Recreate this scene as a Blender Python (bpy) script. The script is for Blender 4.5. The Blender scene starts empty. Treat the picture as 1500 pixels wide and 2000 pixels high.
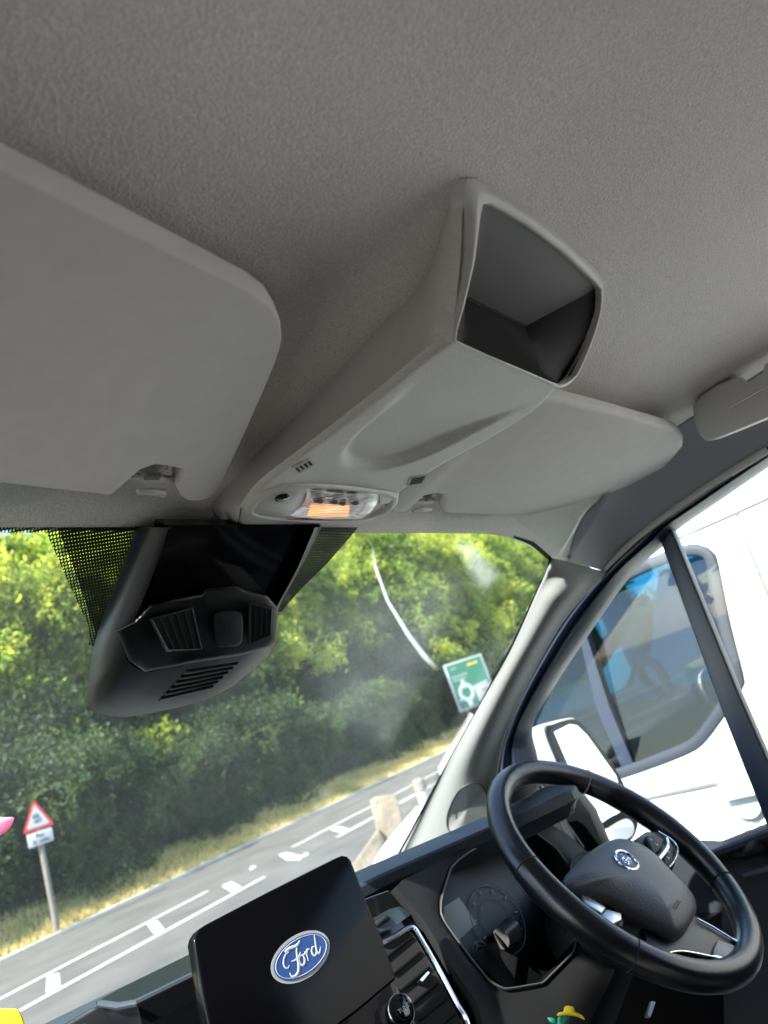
import bpy, bmesh, math, random
from mathutils import Vector, Matrix, noise
rad = math.radians
random.seed(7)
S = bpy.context.scene
# ------------------------------------------------------------------ camera, world, sun, exposure
H = 1.30                                   # camera height above the road
FPX = 1387.0                               # focal length in pixels of the 1500x2000 photograph
ROLL, PITCH, HEAD = rad(-20), rad(16.4), rad(50)
Fv = Vector((math.cos(PITCH)*math.sin(HEAD), math.cos(PITCH)*math.cos(HEAD), math.sin(PITCH)))
R0 = Vector((math.cos(HEAD), -math.sin(HEAD), 0)); U0 = R0.cross(Fv)
Rv = math.cos(ROLL)*R0 + math.sin(ROLL)*U0
Uv = -math.sin(ROLL)*R0 + math.cos(ROLL)*U0
cd = bpy.data.cameras.new('camera'); cam = bpy.data.objects.new('camera', cd)
S.collection.objects.link(cam); S.camera = cam
M = Matrix((Rv, Uv, -Fv)).transposed().to_4x4(); M.translation = Vector((0, 0, H)); cam.matrix_world = M
cd.sensor_fit = 'VERTICAL'; cd.sensor_height = 20.0; cd.lens = 20.0*FPX/2000
cd.clip_start = 0.02; cd.clip_end = 2000
cd.dof.use_dof = True; cd.dof.focus_distance = 0.62; cd.dof.aperture_fstop = 13.87/3.2
SUN_AZ, SUN_EL = -91, 47                   # azimuth clockwise from +Y, elevation
W = bpy.data.worlds.new('World'); S.world = W; W.use_nodes = True
nt = W.node_tree; nt.nodes.clear()
sky = nt.nodes.new('ShaderNodeTexSky'); sky.sky_type = 'NISHITA'; sky.sun_disc = False
sky.sun_elevation = rad(SUN_EL); sky.sun_rotation = rad(SUN_AZ)
bg = nt.nodes.new('ShaderNodeBackground'); bg.inputs['Strength'].default_value = 0.15
wo = nt.nodes.new('ShaderNodeOutputWorld')
nt.links.new(sky.outputs[0], bg.inputs[0]); nt.links.new(bg.outputs[0], wo.inputs[0])
sl = bpy.data.lights.new('sun', 'SUN'); sl.energy = 4.6; sl.angle = rad(0.6); sl.color = (1, .95, .86)
so = bpy.data.objects.new('sun', sl); S.collection.objects.link(so)
sd = Vector((math.sin(rad(SUN_AZ))*math.cos(rad(SUN_EL)), math.cos(rad(SUN_AZ))*math.cos(rad(SUN_EL)), math.sin(rad(SUN_EL))))
so.rotation_euler = sd.to_track_quat('Z', 'Y').to_euler(); so.location = sd*50
S.view_settings.view_transform = 'Standard'; S.view_settings.look = 'None'
S.view_settings.exposure = 2.5; S.view_settings.gamma = 1
S.cycles.max_bounces = 10; S.cycles.diffuse_bounces = 6; S.cycles.transparent_max_bounces = 24
S.cycles.use_denoising = True; S.cycles.caustics_reflective = False; S.cycles.caustics_refractive = False

# ------------------------------------------------------------------ geometry helpers (all points relative to the camera)
V = Vector
def ray(px, py): return Fv + Rv*((px-750)/FPX) + Uv*((1000-py)/FPX)
def at(px, py, ax, v):
    d = ray(px, py)
    if ax == 't': return d*v
    return d*(v/d['xyz'.index(ax)])
def on(px, py, P0, N):
    d = ray(px, py); return d*(P0.dot(N)/d.dot(N))
def interp(tab, x):
    if x <= tab[0][0]: return tab[0][1]
    for (a, b), (c, d) in zip(tab, tab[1:]):
        if x <= c: return b+(d-b)*(x-a)/(c-a)
    return tab[-1][1]
def sstep(x): x = max(0, min(1, x)); return x*x*(3-2*x)
def cr(pts, n=6, closed=False):
    """Catmull-Rom through points"""
    P = [V(p) for p in pts]; out = []; N = len(P); rng = N if closed else N-1
    for i in range(rng):
        p0 = P[(i-1) % N] if closed or i > 0 else P[0]*2-P[1]
        p1 = P[i]; p2 = P[(i+1) % N]
        p3 = P[(i+2) % N] if closed or i+2 < N else P[-1]*2-P[-2]
        for k in range(n):
            t = k/n
            out.append(.5*((2*p1)+(p2-p0)*t+(2*p0-5*p1+4*p2-p3)*t*t+(3*p1-p0-3*p2+p3)*t*t*t))
    if not closed: out.append(P[-1].copy())
    return out
def resample(pts, n, closed=False):
    P = [V(p) for p in pts]
    if closed: P = P+[P[0]]
    L = [0]
    for a, b in zip(P, P[1:]): L.append(L[-1]+(b-a).length)
    out = []; j = 0; m = n if closed else n-1
    for i in range(n):
        s = L[-1]*i/m
        while j < len(L)-2 and L[j+1] < s: j += 1
        k = (s-L[j])/max(1e-9, L[j+1]-L[j]); out.append(P[j].lerp(P[j+1], min(1, k)))
    return out
LOC = {}
OFF = V((0, 0, H))
def empty(name, loc, **kw):
    o = bpy.data.objects.new(name, None); S.collection.objects.link(o)
    o.empty_display_size = .1
    o.location = V(loc)+OFF; LOC[o.name] = V(loc)+OFF; tag(o, **kw); return o
def tag(o, label=None, cat=None, group=None, kind=None):
    if label: o['label'] = label
    if cat: o['category'] = cat
    if group: o['group'] = group
    if kind: o['kind'] = kind
    return o
def adopt(o, parent, centre):
    o.location = centre; LOC[o.name] = V(centre)
    if parent is not None:
        o.parent = parent; o.matrix_parent_inverse = Matrix.Translation(-LOC[parent.name])
def mk(name, verts, faces, mat, parent=None, smooth=True, angle=38, bevel=0, seg=3, uv=None, solid=0, solid_off=0, recalc=True, label=None):
    vs = [V(v)+OFF for v in verts]
    c = V((0, 0, 0))
    for v in vs: c += v
    c /= len(vs)
    me = bpy.data.meshes.new(name); me.from_pydata([v-c for v in vs], [], faces)
    if uv:
        ul = me.uv_layers.new(name='UVMap')
        for l in me.loops: ul.data[l.index].uv = uv[l.vertex_index]
    bm = bmesh.new(); bm.from_mesh(me)
    if recalc: bmesh.ops.recalc_face_normals(bm, faces=bm.faces)
    if bevel:
        es = [e for e in bm.edges if len(e.link_faces) == 2 and e.calc_face_angle(0) > rad(32)]
        bmesh.ops.bevel(bm, geom=es, offset=bevel, offset_type='OFFSET', segments=seg, profile=.5, affect='EDGES', clamp_overlap=True)
    bm.to_mesh(me); bm.free()
    if smooth:
        me.shade_smooth(); me.set_sharp_from_angle(angle=rad(angle))
    ms = mat if isinstance(mat, (list, tuple)) else [mat]
    for m in ms: me.materials.append(m)
    o = bpy.data.objects.new(name, me); S.collection.objects.link(o); adopt(o, parent, c)
    if solid:
        md = o.modifiers.new('thick', 'SOLIDIFY'); md.thickness = solid; md.offset = solid_off
    if label: o['label'] = label
    return o
def prism(outline, ext):
    P = [V(p) for p in outline]; n = len(P); ext = V(ext)
    vs = P+[p+ext for p in P]
    fs = [tuple(range(n))[::-1], tuple(range(n, 2*n))]+[(i, (i+1) % n, n+(i+1) % n, n+i) for i in range(n)]
    return vs, fs
def slab(name, outline, ext, mat, parent=None, **kw):
    v, f = prism(outline, ext); return mk(name, v, f, mat, parent, **kw)
def join(*vf):
    vs, fs = [], []
    for v, f in vf:
        o = len(vs); vs += list(v); fs += [tuple(i+o for i in q) for q in f]
    return vs, fs
def boxvf(c, sx, sy, sz, ax=(1, 0, 0), ay=(0, 1, 0), az=(0, 0, 1)):
    c = V(c); ax, ay, az = V(ax), V(ay), V(az)
    vs = [c+ax*(sx*i/2)+ay*(sy*j/2)+az*(sz*k/2) for i in (-1, 1) for j in (-1, 1) for k in (-1, 1)]
    return vs, [(0, 1, 3, 2), (4, 6, 7, 5), (0, 4, 5, 1), (2, 3, 7, 6), (0, 2, 6, 4), (1, 5, 7, 3)]
def loft(rows, closed_u=False, closed_v=False, cap=False):
    nv = len(rows); nu = len(rows[0]); vs = [p for r in rows for p in r]; fs = []
    for i in range(nv if closed_v else nv-1):
        for j in range(nu if closed_u else nu-1):
            a = i*nu+j; b = i*nu+(j+1) % nu; i2 = (i+1) % nv
            fs.append((a, b, i2*nu+(j+1) % nu, i2*nu+j))
    if cap: fs += [tuple(range(nu))[::-1], tuple((nv-1)*nu+j for j in range(nu))]
    return vs, fs
def tubevf(path, r, seg=10, closed=False, flat=1.0, upv=None):
    P = [V(p) for p in path]; n = len(P); rows = []
    up = V(upv) if upv is not None else V((0, 0, 1)); prev = None
    for i, p in enumerate(P):
        if closed: t = (P[(i+1) % n]-P[i-1])
        else: t = P[min(n-1, i+1)]-P[max(0, i-1)]
        t.normalize()
        if upv is not None: a = (up-t*up.dot(t))
        elif prev is None:
            a = up-t*up.dot(t)
            if a.length < .1: a = V((1, 0, 0))-t*t.x
        else: a = prev-t*prev.dot(t)
        a.normalize(); prev = a; b = t.cross(a)
        rr = r[i] if isinstance(r, (list, tuple)) else r
        rows.append([p+a*(math.cos(2*math.pi*k/seg)*rr*flat)+b*(math.sin(2*math.pi*k/seg)*rr) for k in range(seg)])
    return loft(rows, closed_u=True, closed_v=closed, cap=not closed)
def tube(name, path, r, mat, parent=None, seg=10, closed=False, flat=1.0, upv=None, **kw):
    v, f = tubevf(path, r, seg, closed, flat, upv); return mk(name, v, f, mat, parent, **kw)
def domevf(outline, nrm, h, rings=8, back=.01, power=2.0, edge=0.0):
    """outline bulged along nrm, closed behind"""
    P = [V(p) for p in outline]; nrm = V(nrm).normalized(); c = V((0, 0, 0))
    for p in P: c += p
    c /= len(P); rows = [[p-nrm*back for p in P], [p for p in P]]
    for k in range(1, rings+1):
        s = 1-k/rings if k < rings else .02
        hh = h*(1-(s)**power)
        rows.append([c+(p-c)*s+nrm*hh for p in P])
    v, f = loft(rows, closed_u=True, cap=True); return v, f
def disc(c, u, v, r1, r2=None, n=28):
    r2 = r2 or r1; c, u, v = V(c), V(u), V(v)
    return [c+u*(math.cos(2*math.pi*k/n)*r1)+v*(math.sin(2*math.pi*k/n)*r2) for k in range(n)]
def text(name, body, origin, u, v, size, mat, parent, extrude=.0004, font=None, align='CENTER', bold=False):
    cu = bpy.data.curves.new(name, 'FONT'); cu.body = body; cu.size = size; cu.extrude = extrude
    cu.align_x = align; cu.align_y = 'CENTER'; cu.offset = size*.02 if bold else 0
    tmp = bpy.data.objects.new('tmp', cu); S.collection.objects.link(tmp)
    dg = bpy.context.evaluated_depsgraph_get(); me = bpy.data.meshes.new_from_object(tmp.evaluated_get(dg))
    S.collection.objects.unlink(tmp); bpy.data.objects.remove(tmp)
    u, v = V(u).normalized(), V(v).normalized(); w = u.cross(v)
    vs = [V(origin)+u*p.co.x+v*p.co.y+w*p.co.z for p in me.vertices]
    fs = [tuple(p.vertices) for p in me.polygons]
    bpy.data.meshes.remove(me)
    return mk(name, vs, fs, mat, parent, smooth=False, recalc=False)
def copy_tree(o, loc, parent=None, rz=0, sc=1):
    c = o.copy(); S.collection.objects.link(c)
    if parent is None: c.location = loc; c.rotation_euler = (0, 0, rz); c.scale = (sc, sc, sc)
    else: inv = o.matrix_parent_inverse.copy(); c.parent = parent; c.matrix_parent_inverse = inv
    for ch in o.children: copy_tree(ch, None, c)
    return c

# ------------------------------------------------------------------ materials
def pm(name, col, rough=.5, metal=0, bump=None, var=None, spec=.5, coat=0, coords='Object', sheen=0):
    m = bpy.data.materials.new(name); m.use_nodes = True; n = m.node_tree; b = n.nodes['Principled BSDF']
    b.inputs['Base Color'].default_value = (*col, 1); b.inputs['Roughness'].default_value = rough
    b.inputs['Metallic'].default_value = metal; b.inputs['Specular IOR Level'].default_value = spec
    b.inputs['Coat Weight'].default_value = coat
    if sheen: b.inputs['Sheen Weight'].default_value = sheen
    tc = n.nodes.new('ShaderNodeTexCoord')
    if var:                                # (scale, amount, detail) colour mottling
        nz = n.nodes.new('ShaderNodeTexNoise'); nz.inputs['Scale'].default_value = var[0]; nz.inputs['Detail'].default_value = 6
        n.links.new(tc.outputs[coords], nz.inputs['Vector'])
        mr = n.nodes.new('ShaderNodeMapRange'); mr.inputs['From Min'].default_value = .3; mr.inputs['From Max'].default_value = .7
        mr.inputs['To Min'].default_value = 1-var[1]; mr.inputs['To Max'].default_value = 1+var[1]
        n.links.new(nz.outputs[0], mr.inputs['Value'])
        mx = n.nodes.new('ShaderNodeVectorMath'); mx.operation = 'SCALE'; mx.inputs[0].default_value = col
        n.links.new(mr.outputs[0], mx.inputs['Scale']); n.links.new(mx.outputs[0], b.inputs['Base Color'])
    if bump:
        prev = None
        for (sc, st, dist, kind) in bump:
            if kind == 'noise':
                t = n.nodes.new('ShaderNodeTexNoise'); t.inputs['Scale'].default_value = sc; t.inputs['Detail'].default_value = 3; out = t.outputs[0]
                n.links.new(tc.outputs[coords], t.inputs['Vector'])
            elif kind == 'voronoi':
                t = n.nodes.new('ShaderNodeTexVoronoi'); t.inputs['Scale'].default_value = sc; out = t.outputs[0]
                n.links.new(tc.outputs[coords], t.inputs['Vector'])
            else:
                t = n.nodes.new('ShaderNodeTexWave'); t.inputs['Scale'].default_value = sc; t.inputs['Distortion'].default_value = 1.0
                t.inputs['Detail Scale'].default_value = 3; t.bands_direction = kind; out = t.outputs['Fac']
                n.links.new(tc.outputs[coords], t.inputs['Vector'])
            bp = n.nodes.new('ShaderNodeBump'); bp.inputs['Strength'].default_value = st; bp.inputs['Distance'].default_value = dist
            n.links.new(out, bp.inputs['Height'])
            if prev: n.links.new(prev, bp.inputs['Normal'])
            prev = bp.outputs[0]
        n.links.new(prev, b.inputs['Normal'])
    return m
def emis(name, col, st):
    m = pm(name, col, .4); b = m.node_tree.nodes['Principled BSDF']
    b.inputs['Emission Color'].default_value = (*col, 1); b.inputs['Emission Strength'].default_value = st; return m
def glassmat(name, tint=(1, 1, 1), refl=1.0, dirt=.0, dirtscale=3, rough=0.0, ior=1.45):
    m = bpy.data.materials.new(name); m.use_nodes = True; n = m.node_tree; n.nodes.clear()
    out = n.nodes.new('ShaderNodeOutputMaterial'); tr = n.nodes.new('ShaderNodeBsdfTransparent'); tr.inputs[0].default_value = (*tint, 1)
    gl = n.nodes.new('ShaderNodeBsdfGlossy'); gl.inputs['Roughness'].default_value = rough
    fr = n.nodes.new('ShaderNodeLayerWeight'); fr.inputs['Blend'].default_value = .5     # Schlick's reflectance, the same from both sides
    pw_ = n.nodes.new('ShaderNodeMath'); pw_.operation = 'POWER'; pw_.inputs[1].default_value = 5; n.links.new(fr.outputs['Facing'], pw_.inputs[0])
    ma_ = n.nodes.new('ShaderNodeMath'); ma_.operation = 'MULTIPLY_ADD'; ma_.inputs[1].default_value = .96; ma_.inputs[2].default_value = .04; n.links.new(pw_.outputs[0], ma_.inputs[0])
    mu = n.nodes.new('ShaderNodeMath'); mu.operation = 'MULTIPLY'; mu.use_clamp = True; mu.inputs[1].default_value = refl
    n.links.new(ma_.outputs[0], mu.inputs[0])
    mx = n.nodes.new('ShaderNodeMixShader'); n.links.new(mu.outputs[0], mx.inputs[0]); n.links.new(tr.outputs[0], mx.inputs[1]); n.links.new(gl.outputs[0], mx.inputs[2])
    last = mx.outputs[0]
    if dirt:
        df = n.nodes.new('ShaderNodeBsdfTranslucent'); df.inputs[0].default_value = (.85, .87, .85, 1)
        tc = n.nodes.new('ShaderNodeTexCoord'); nz = n.nodes.new('ShaderNodeTexNoise'); nz.inputs['Scale'].default_value = dirtscale; nz.inputs['Detail'].default_value = 7
        n.links.new(tc.outputs['Object'], nz.inputs['Vector'])
        mr = n.nodes.new('ShaderNodeMapRange'); mr.inputs['From Min'].default_value = .4; mr.inputs['From Max'].default_value = .7
        mr.inputs['To Min'].default_value = dirt*.5; mr.inputs['To Max'].default_value = dirt*1.6
        n.links.new(nz.outputs[0], mr.inputs['Value'])
        vo = n.nodes.new('ShaderNodeTexVoronoi'); vo.inputs['Scale'].default_value = 130
        n.links.new(tc.outputs['Object'], vo.inputs['Vector'])
        lt = n.nodes.new('ShaderNodeMath'); lt.operation = 'LESS_THAN'; lt.inputs[1].default_value = .055
        n.links.new(vo.outputs['Distance'], lt.inputs[0])
        sc = n.nodes.new('ShaderNodeMath'); sc.operation = 'MULTIPLY_ADD'; sc.inputs[1].default_value = .08
        n.links.new(lt.outputs[0], sc.inputs[0]); n.links.new(mr.outputs[0], sc.inputs[2])
        m2 = n.nodes.new('ShaderNodeMixShader'); n.links.new(sc.outputs[0], m2.inputs[0]); n.links.new(last, m2.inputs[1]); n.links.new(df.outputs[0], m2.inputs[2])
        last = m2.outputs[0]
    n.links.new(last, out.inputs[0]); return m
def reflection_film(name, alpha, col=(.85, .9, .9)):  # pale film that paints reflections onto the glass
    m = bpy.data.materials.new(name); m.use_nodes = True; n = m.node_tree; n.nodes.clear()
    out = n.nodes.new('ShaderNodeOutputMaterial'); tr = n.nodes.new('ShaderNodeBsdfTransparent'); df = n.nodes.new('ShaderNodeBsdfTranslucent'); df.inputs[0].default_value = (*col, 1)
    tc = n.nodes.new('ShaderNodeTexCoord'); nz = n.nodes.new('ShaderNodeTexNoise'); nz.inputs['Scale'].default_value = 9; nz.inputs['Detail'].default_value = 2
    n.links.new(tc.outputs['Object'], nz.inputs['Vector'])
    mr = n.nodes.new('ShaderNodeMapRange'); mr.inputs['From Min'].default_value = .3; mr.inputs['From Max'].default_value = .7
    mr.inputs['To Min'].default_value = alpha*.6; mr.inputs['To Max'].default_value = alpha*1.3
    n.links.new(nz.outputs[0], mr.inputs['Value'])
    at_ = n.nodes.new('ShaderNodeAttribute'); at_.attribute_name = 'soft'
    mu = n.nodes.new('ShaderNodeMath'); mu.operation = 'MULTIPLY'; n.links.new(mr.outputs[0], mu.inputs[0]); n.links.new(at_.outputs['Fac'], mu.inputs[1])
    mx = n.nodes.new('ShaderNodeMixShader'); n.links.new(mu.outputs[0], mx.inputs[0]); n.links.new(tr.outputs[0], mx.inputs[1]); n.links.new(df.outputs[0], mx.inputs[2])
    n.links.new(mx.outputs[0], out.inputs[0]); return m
def dotmat(name, hole):
    """black ceramic print with a staggered lattice of clear dots, UV in dot pitches"""
    m = bpy.data.materials.new(name); m.use_nodes = True; n = m.node_tree; b = n.nodes['Principled BSDF']
    b.inputs['Base Color'].default_value = (.006, .006, .006, 1); b.inputs['Roughness'].default_value = .45
    uv = n.nodes.new('ShaderNodeUVMap')
    def lat(off):
        a = n.nodes.new('ShaderNodeVectorMath'); a.operation = 'ADD'; a.inputs[1].default_value = off; n.links.new(uv.outputs[0], a.inputs[0])
        d = n.nodes.new('ShaderNodeVectorMath'); d.operation = 'MULTIPLY'; d.inputs[1].default_value = (1, 1/1.732, 0); n.links.new(a.outputs[0], d.inputs[0])
        f = n.nodes.new('ShaderNodeVectorMath'); f.operation = 'FRACTION'; n.links.new(d.outputs[0], f.inputs[0])
        s = n.nodes.new('ShaderNodeVectorMath'); s.operation = 'SUBTRACT'; s.inputs[1].default_value = (.5, .5, 0); n.links.new(f.outputs[0], s.inputs[0])
        g = n.nodes.new('ShaderNodeVectorMath'); g.operation = 'MULTIPLY'; g.inputs[1].default_value = (1, 1.732, 0); n.links.new(s.outputs[0], g.inputs[0])
        l = n.nodes.new('ShaderNodeVectorMath'); l.operation = 'LENGTH'; n.links.new(g.outputs[0], l.inputs[0]); return l.outputs['Value']
    mn = n.nodes.new('ShaderNodeMath'); mn.operation = 'MINIMUM'; n.links.new(lat((0, 0, 0)), mn.inputs[0]); n.links.new(lat((.5, .866, 0)), mn.inputs[1])
    lt = n.nodes.new('ShaderNodeMath'); lt.operation = 'GREATER_THAN'; lt.inputs[1].default_value = hole; n.links.new(mn.outputs[0], lt.inputs[0])
    n.links.new(lt.outputs[0], b.inputs['Alpha']); return m
def leafmat(name, c1, c2, c3, sc=1.2):
    m = bpy.data.materials.new(name); m.use_nodes = True; n = m.node_tree; n.nodes.clear()
    out = n.nodes.new('ShaderNodeOutputMaterial'); at_ = n.nodes.new('ShaderNodeAttribute'); at_.attribute_name = 'tone'
    cr_ = n.nodes.new('ShaderNodeValToRGB'); e = cr_.color_ramp.elements; e[0].color = (*c1, 1); e[1].color = (*c3, 1); x = e.new(.5); x.color = (*c2, 1)
    oi = n.nodes.new('ShaderNodeObjectInfo'); ma = n.nodes.new('ShaderNodeMath'); ma.operation = 'MULTIPLY_ADD'; ma.inputs[1].default_value = .3
    n.links.new(oi.outputs['Random'], ma.inputs[0]); n.links.new(at_.outputs['Fac'], ma.inputs[2])
    sb = n.nodes.new('ShaderNodeMath'); sb.operation = 'SUBTRACT'; sb.inputs[1].default_value = .15; n.links.new(ma.outputs[0], sb.inputs[0])
    n.links.new(sb.outputs[0], cr_.inputs[0])
    p = n.nodes.new('ShaderNodeBsdfPrincipled'); p.inputs['Roughness'].default_value = .62; n.links.new(cr_.outputs[0], p.inputs['Base Color'])
    t = n.nodes.new('ShaderNodeBsdfTranslucent')
    br = n.nodes.new('ShaderNodeVectorMath'); br.operation = 'MULTIPLY'; br.inputs[1].default_value = (2.3, 2.2, 1.4); n.links.new(cr_.outputs[0], br.inputs[0]); n.links.new(br.outputs[0], t.inputs[0])
    mx = n.nodes.new('ShaderNodeMixShader'); mx.inputs[0].default_value = .5; n.links.new(p.outputs[0], mx.inputs[1]); n.links.new(t.outputs[0], mx.inputs[2])
    n.links.new(mx.outputs[0], out.inputs[0]); return m

FABRIC = pm('headliner_fabric', (.70, .675, .64), .95, bump=[(5, .25, .03, 'noise'), (560, .7, .0011, 'noise'), (1300, .5, .0006, 'noise')], var=(620, .16), spec=.15, sheen=.15)
VISOR = pm('visor_fabric', (.60, .59, .565), .9, bump=[(340, .25, .0004, 'X'), (1200, .15, .0003, 'noise')], var=(60, .03), spec=.15)
PLASTIC = pm('grained_grey_plastic', (.50, .495, .465), .46, bump=[(1500, .4, .0004, 'noise')], var=(1000, .13), spec=.4)
PLASTIC_S = pm('smooth_grey_plastic', (.48, .475, .45), .42, spec=.4)
HANDLEP = pm('handle_plastic', (.50, .50, .49), .45)
PILLAR = pm('pillar_plastic', (.15, .155, .155), .7, spec=.3, bump=[(900, .15, .0003, 'noise')])
DARKP = pm('dark_dash_plastic', (.005, .0055, .0065), .5, spec=.15, bump=[(900, .4, .0004, 'voronoi')], var=(500, .15))
DASHTOP = pm('dash_top_plastic', (.020, .026, .034), .5, spec=.3, bump=[(900, .3, .0003, 'noise')])
DGREY = pm('grey_dash_plastic', (.012, .0125, .0135), .5, spec=.2, bump=[(900, .3, .0003, 'noise')], var=(700, .12))
HOUSING = pm('black_housing_plastic', (.004, .0045, .0045), .42, spec=.25, bump=[(1400, .25, .0003, 'noise')])
GLOSSB = pm('gloss_black', (.004, .004, .005), .08)
PIANO = pm('screen_black', (.002, .002, .003), .14, spec=.08)
SATINB = pm('satin_black', (.003, .0034, .0045), .35, spec=.25)
FRAMEB = pm('door_frame_black', (.012, .018, .036), .4, bump=[(600, .1, .0003, 'noise')])
RUBBER = pm('rubber_seal', (.01, .01, .011), .6)
CHROME = pm('satin_chrome', (.72, .73, .76), .18, 1)
LEATHER = pm('wheel_leather', (.004, .0045, .0065), .3, spec=.4, bump=[(700, .12, .0003, 'noise')])
PAD = pm('airbag_pad', (.045, .045, .052), .5, bump=[(420, .4, .0005, 'voronoi')])
WHITE = pm('white_paint', (.50, .51, .51), .3, coat=.4, var=(.8, .015))
SEAM = pm('panel_gap', (.05, .055, .06), .7)
MIRROR = pm('mirror_glass', (.92, .94, .95), .01, 1)
LENS = glassmat('lamp_lens', (.93, .94, .95), 1.6, rough=.05)
LENSR = pm('lamp_reflector', (.55, .56, .57), .22, 1, bump=[(520, .9, .002, 'voronoi')])
BULB = emis('lit_lamp', (1.0, .36, .09), .42)
BUTTON = pm('lamp_button', (.14, .14, .14), .35)
HOLE = pm('dark_opening', (.004, .004, .004), .8)
WSHIELD = glassmat('windshield_glass', (.96, .985, .97), .7, dirt=.004, dirtscale=4)
DGLASS = glassmat('door_glass', (.93, .97, .96), .9, dirt=.003)
FRIT = dotmat('frit_dots', .125); FRIT2 = dotmat('frit_dots_fade', .32)
BLUE = pm('emblem_blue', (.004, .035, .17), .25); 

# ------------------------------------------------------------------ our van
XC = .447
van = empty('van', (XC, .2, -H), label='van cab around the viewer, with grey headliner, roof console and black dashboard', cat='van')
# windshield surface
def yg(X, z):
    q = (X-XC)/.5
    return .535+(.222-z)/.62-.1*q*q
def G(px, py, k=1.0):
    d = ray(px, py); lo, hi = .2, 3.0
    for _ in range(40):
        m = (lo+hi)/2; p = d*m
        if p.y < yg(p.x, p.z): lo = m
        else: hi = m
    return d*(lo*k)
rows = []
for i in range(25):
    z = .26-.66*i/24
    rows.append([V((x, yg(x, z), z)) for x in [XC-.56+1.12*j/28 for j in range(29)]])
v, f = loft(rows); windshield = mk('windshield', v, f, WSHIELD, van, solid=.004, label='large raked windscreen with dust, painted hazy reflections, a dotted black border and a painted curved white reflection')
# headliner
ZT = [(-1.3, .275), (-.3, .292), (0, .290), (.13, .281), (.25, .272), (.36, .263), (.45, .254), (.49, .247), (.515, .237), (.53, .2245)]
def zr(X, Y):
    dx = X-XC; f_ = sstep((Y-.40)/.12)
    return interp(ZT, Y)-.042*dx*sstep((Y-.3)/.2)-.05*dx*dx-f_*1.1*max(0, dx-.35)**2
Ecurve = [at(a, b, 'x', 1.10) for a, b in [(1500, 878), (1400, 940), (1300, 1008), (1240, 1055), (1180, 1112)]]
Etab = sorted((p.y, p.z) for p in Ecurve)
Etab = [(-1.3, Etab[0][1]+.03), (-.2, Etab[0][1]+.03)]+Etab
EP = [G(*p, .996) for p in [(-260, 1034), (0, 1036), (100, 1036), (340, 1038), (620, 1040), (690, 1041), (850, 1041), (950, 1042), (1000, 1050), (1040, 1066), (1060, 1078)]]
EP += [at(1078, 1090, 'x', .962), at(1130, 1100, 'x', 1.03), at(1182, 1116, 'x', 1.10)]
EP = sorted(EP, key=lambda p: p.x)
EY = [(p.x, p.y) for p in EP]; EZ = [(p.x, p.z) for p in EP]
rows = []
ys = [-1.2+.1*i for i in range(11)]+[-.1+.02*i for i in range(28)]
for Y in ys:
    row = [V((-.15-.005*k, Y, zr(-.13, Y)-.09*(k/6)**1.3)) for k in range(12, 0, -1)]
    for j in range(41):
        X = -.13+1.12*j/40
        row.append(V((X, Y, zr(X, Y))))
    z1 = zr(.99, Y); e = V((1.10, Y, interp(Etab, Y))); a = V((.99, Y, z1)); c = V((1.05, Y, z1-.012))
    for k in range(1, 13):
        t = k/12; row.append(a*(1-t)**2+c*2*t*(1-t)+e*t*t)
    rows.append(row)
base = rows[-1]
for w in (.12, .25, .4, .55, .68, .8, .88, .94, .98, 1):
    rows.append([V((p.x, p.y+(interp(EY, p.x)-p.y)*w, p.z+(interp(EZ, p.x)-p.z)*w**1.8)) for p in base])
rows.append([p+V((0, .008, .006)) for p in rows[-1]])
SIDE_SHADE = pm('shaded_headliner_side', (.27, .285, .315), .6, bump=[(900, .15, .0003, 'noise')])  # shade on the headliner side put into a darker, bluer colour
side_rows = [r[53:] for r in rows]; rows = [r[:54] for r in rows]
mk('headliner_shaded_side', *loft(side_rows), SIDE_SHADE, van, solid=.010, solid_off=1, angle=80, label='headliner side above the driver door, its shade painted as a darker grey')
v, f = loft(rows); headliner = mk('headliner', v, f, FABRIC, van, solid=.012, solid_off=1, angle=80, label='grey fabric headliner')
# roof skin above, so that no light leaks through
slab('roof_panel', [V((-.26, -1.3, .33)), V((1.15, -1.3, .33)), V((1.15, .45, .30)), V((1.05, .53, .275)), V((-.2, .53, .275)), V((-.26, .45, .30))], (0, 0, .02), WHITE, van)
tube('trim_edge_highlight', cr(Ecurve[::1], 5), .006, HANDLEP, van, seg=8)  # pale tube paints the highlight along this edge

# sun visors
def vis_pt(px, py, z0=.224, k=.05):
    P0 = V((.3, .46, z0)); return on(px, py, P0, V((0, k, 1)).normalized())
def visor(name, px, parts, z0, label):
    pts = [vis_pt(a, b, z0) for a, b in px]
    return slab(name, pts, (0, 0, .016), VISOR, van, bevel=.0072, seg=4, angle=60, label=label)
left_px = [(-262, 235), (-256, 215), (-235, 216), (0, 330), (200, 428), (400, 527), (490, 571), (528, 598), (548, 630), (551, 665), (540, 705), (515, 765), (470, 865), (440, 930), (425, 957), (408, 973), (390, 979), (368, 978), (354, 969), (343, 949), (353, 943), (362, 928), (357, 917), (330, 911), (302, 908), (274, 918), (256, 934), (232, 955), (213, 969), (200, 966), (100, 955), (0, 943), (-230, 918), (-252, 908), (-262, 880)]
sv1 = visor('sun_visor', left_px, None, .224, 'large passenger sun visor filling the left side')
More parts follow.
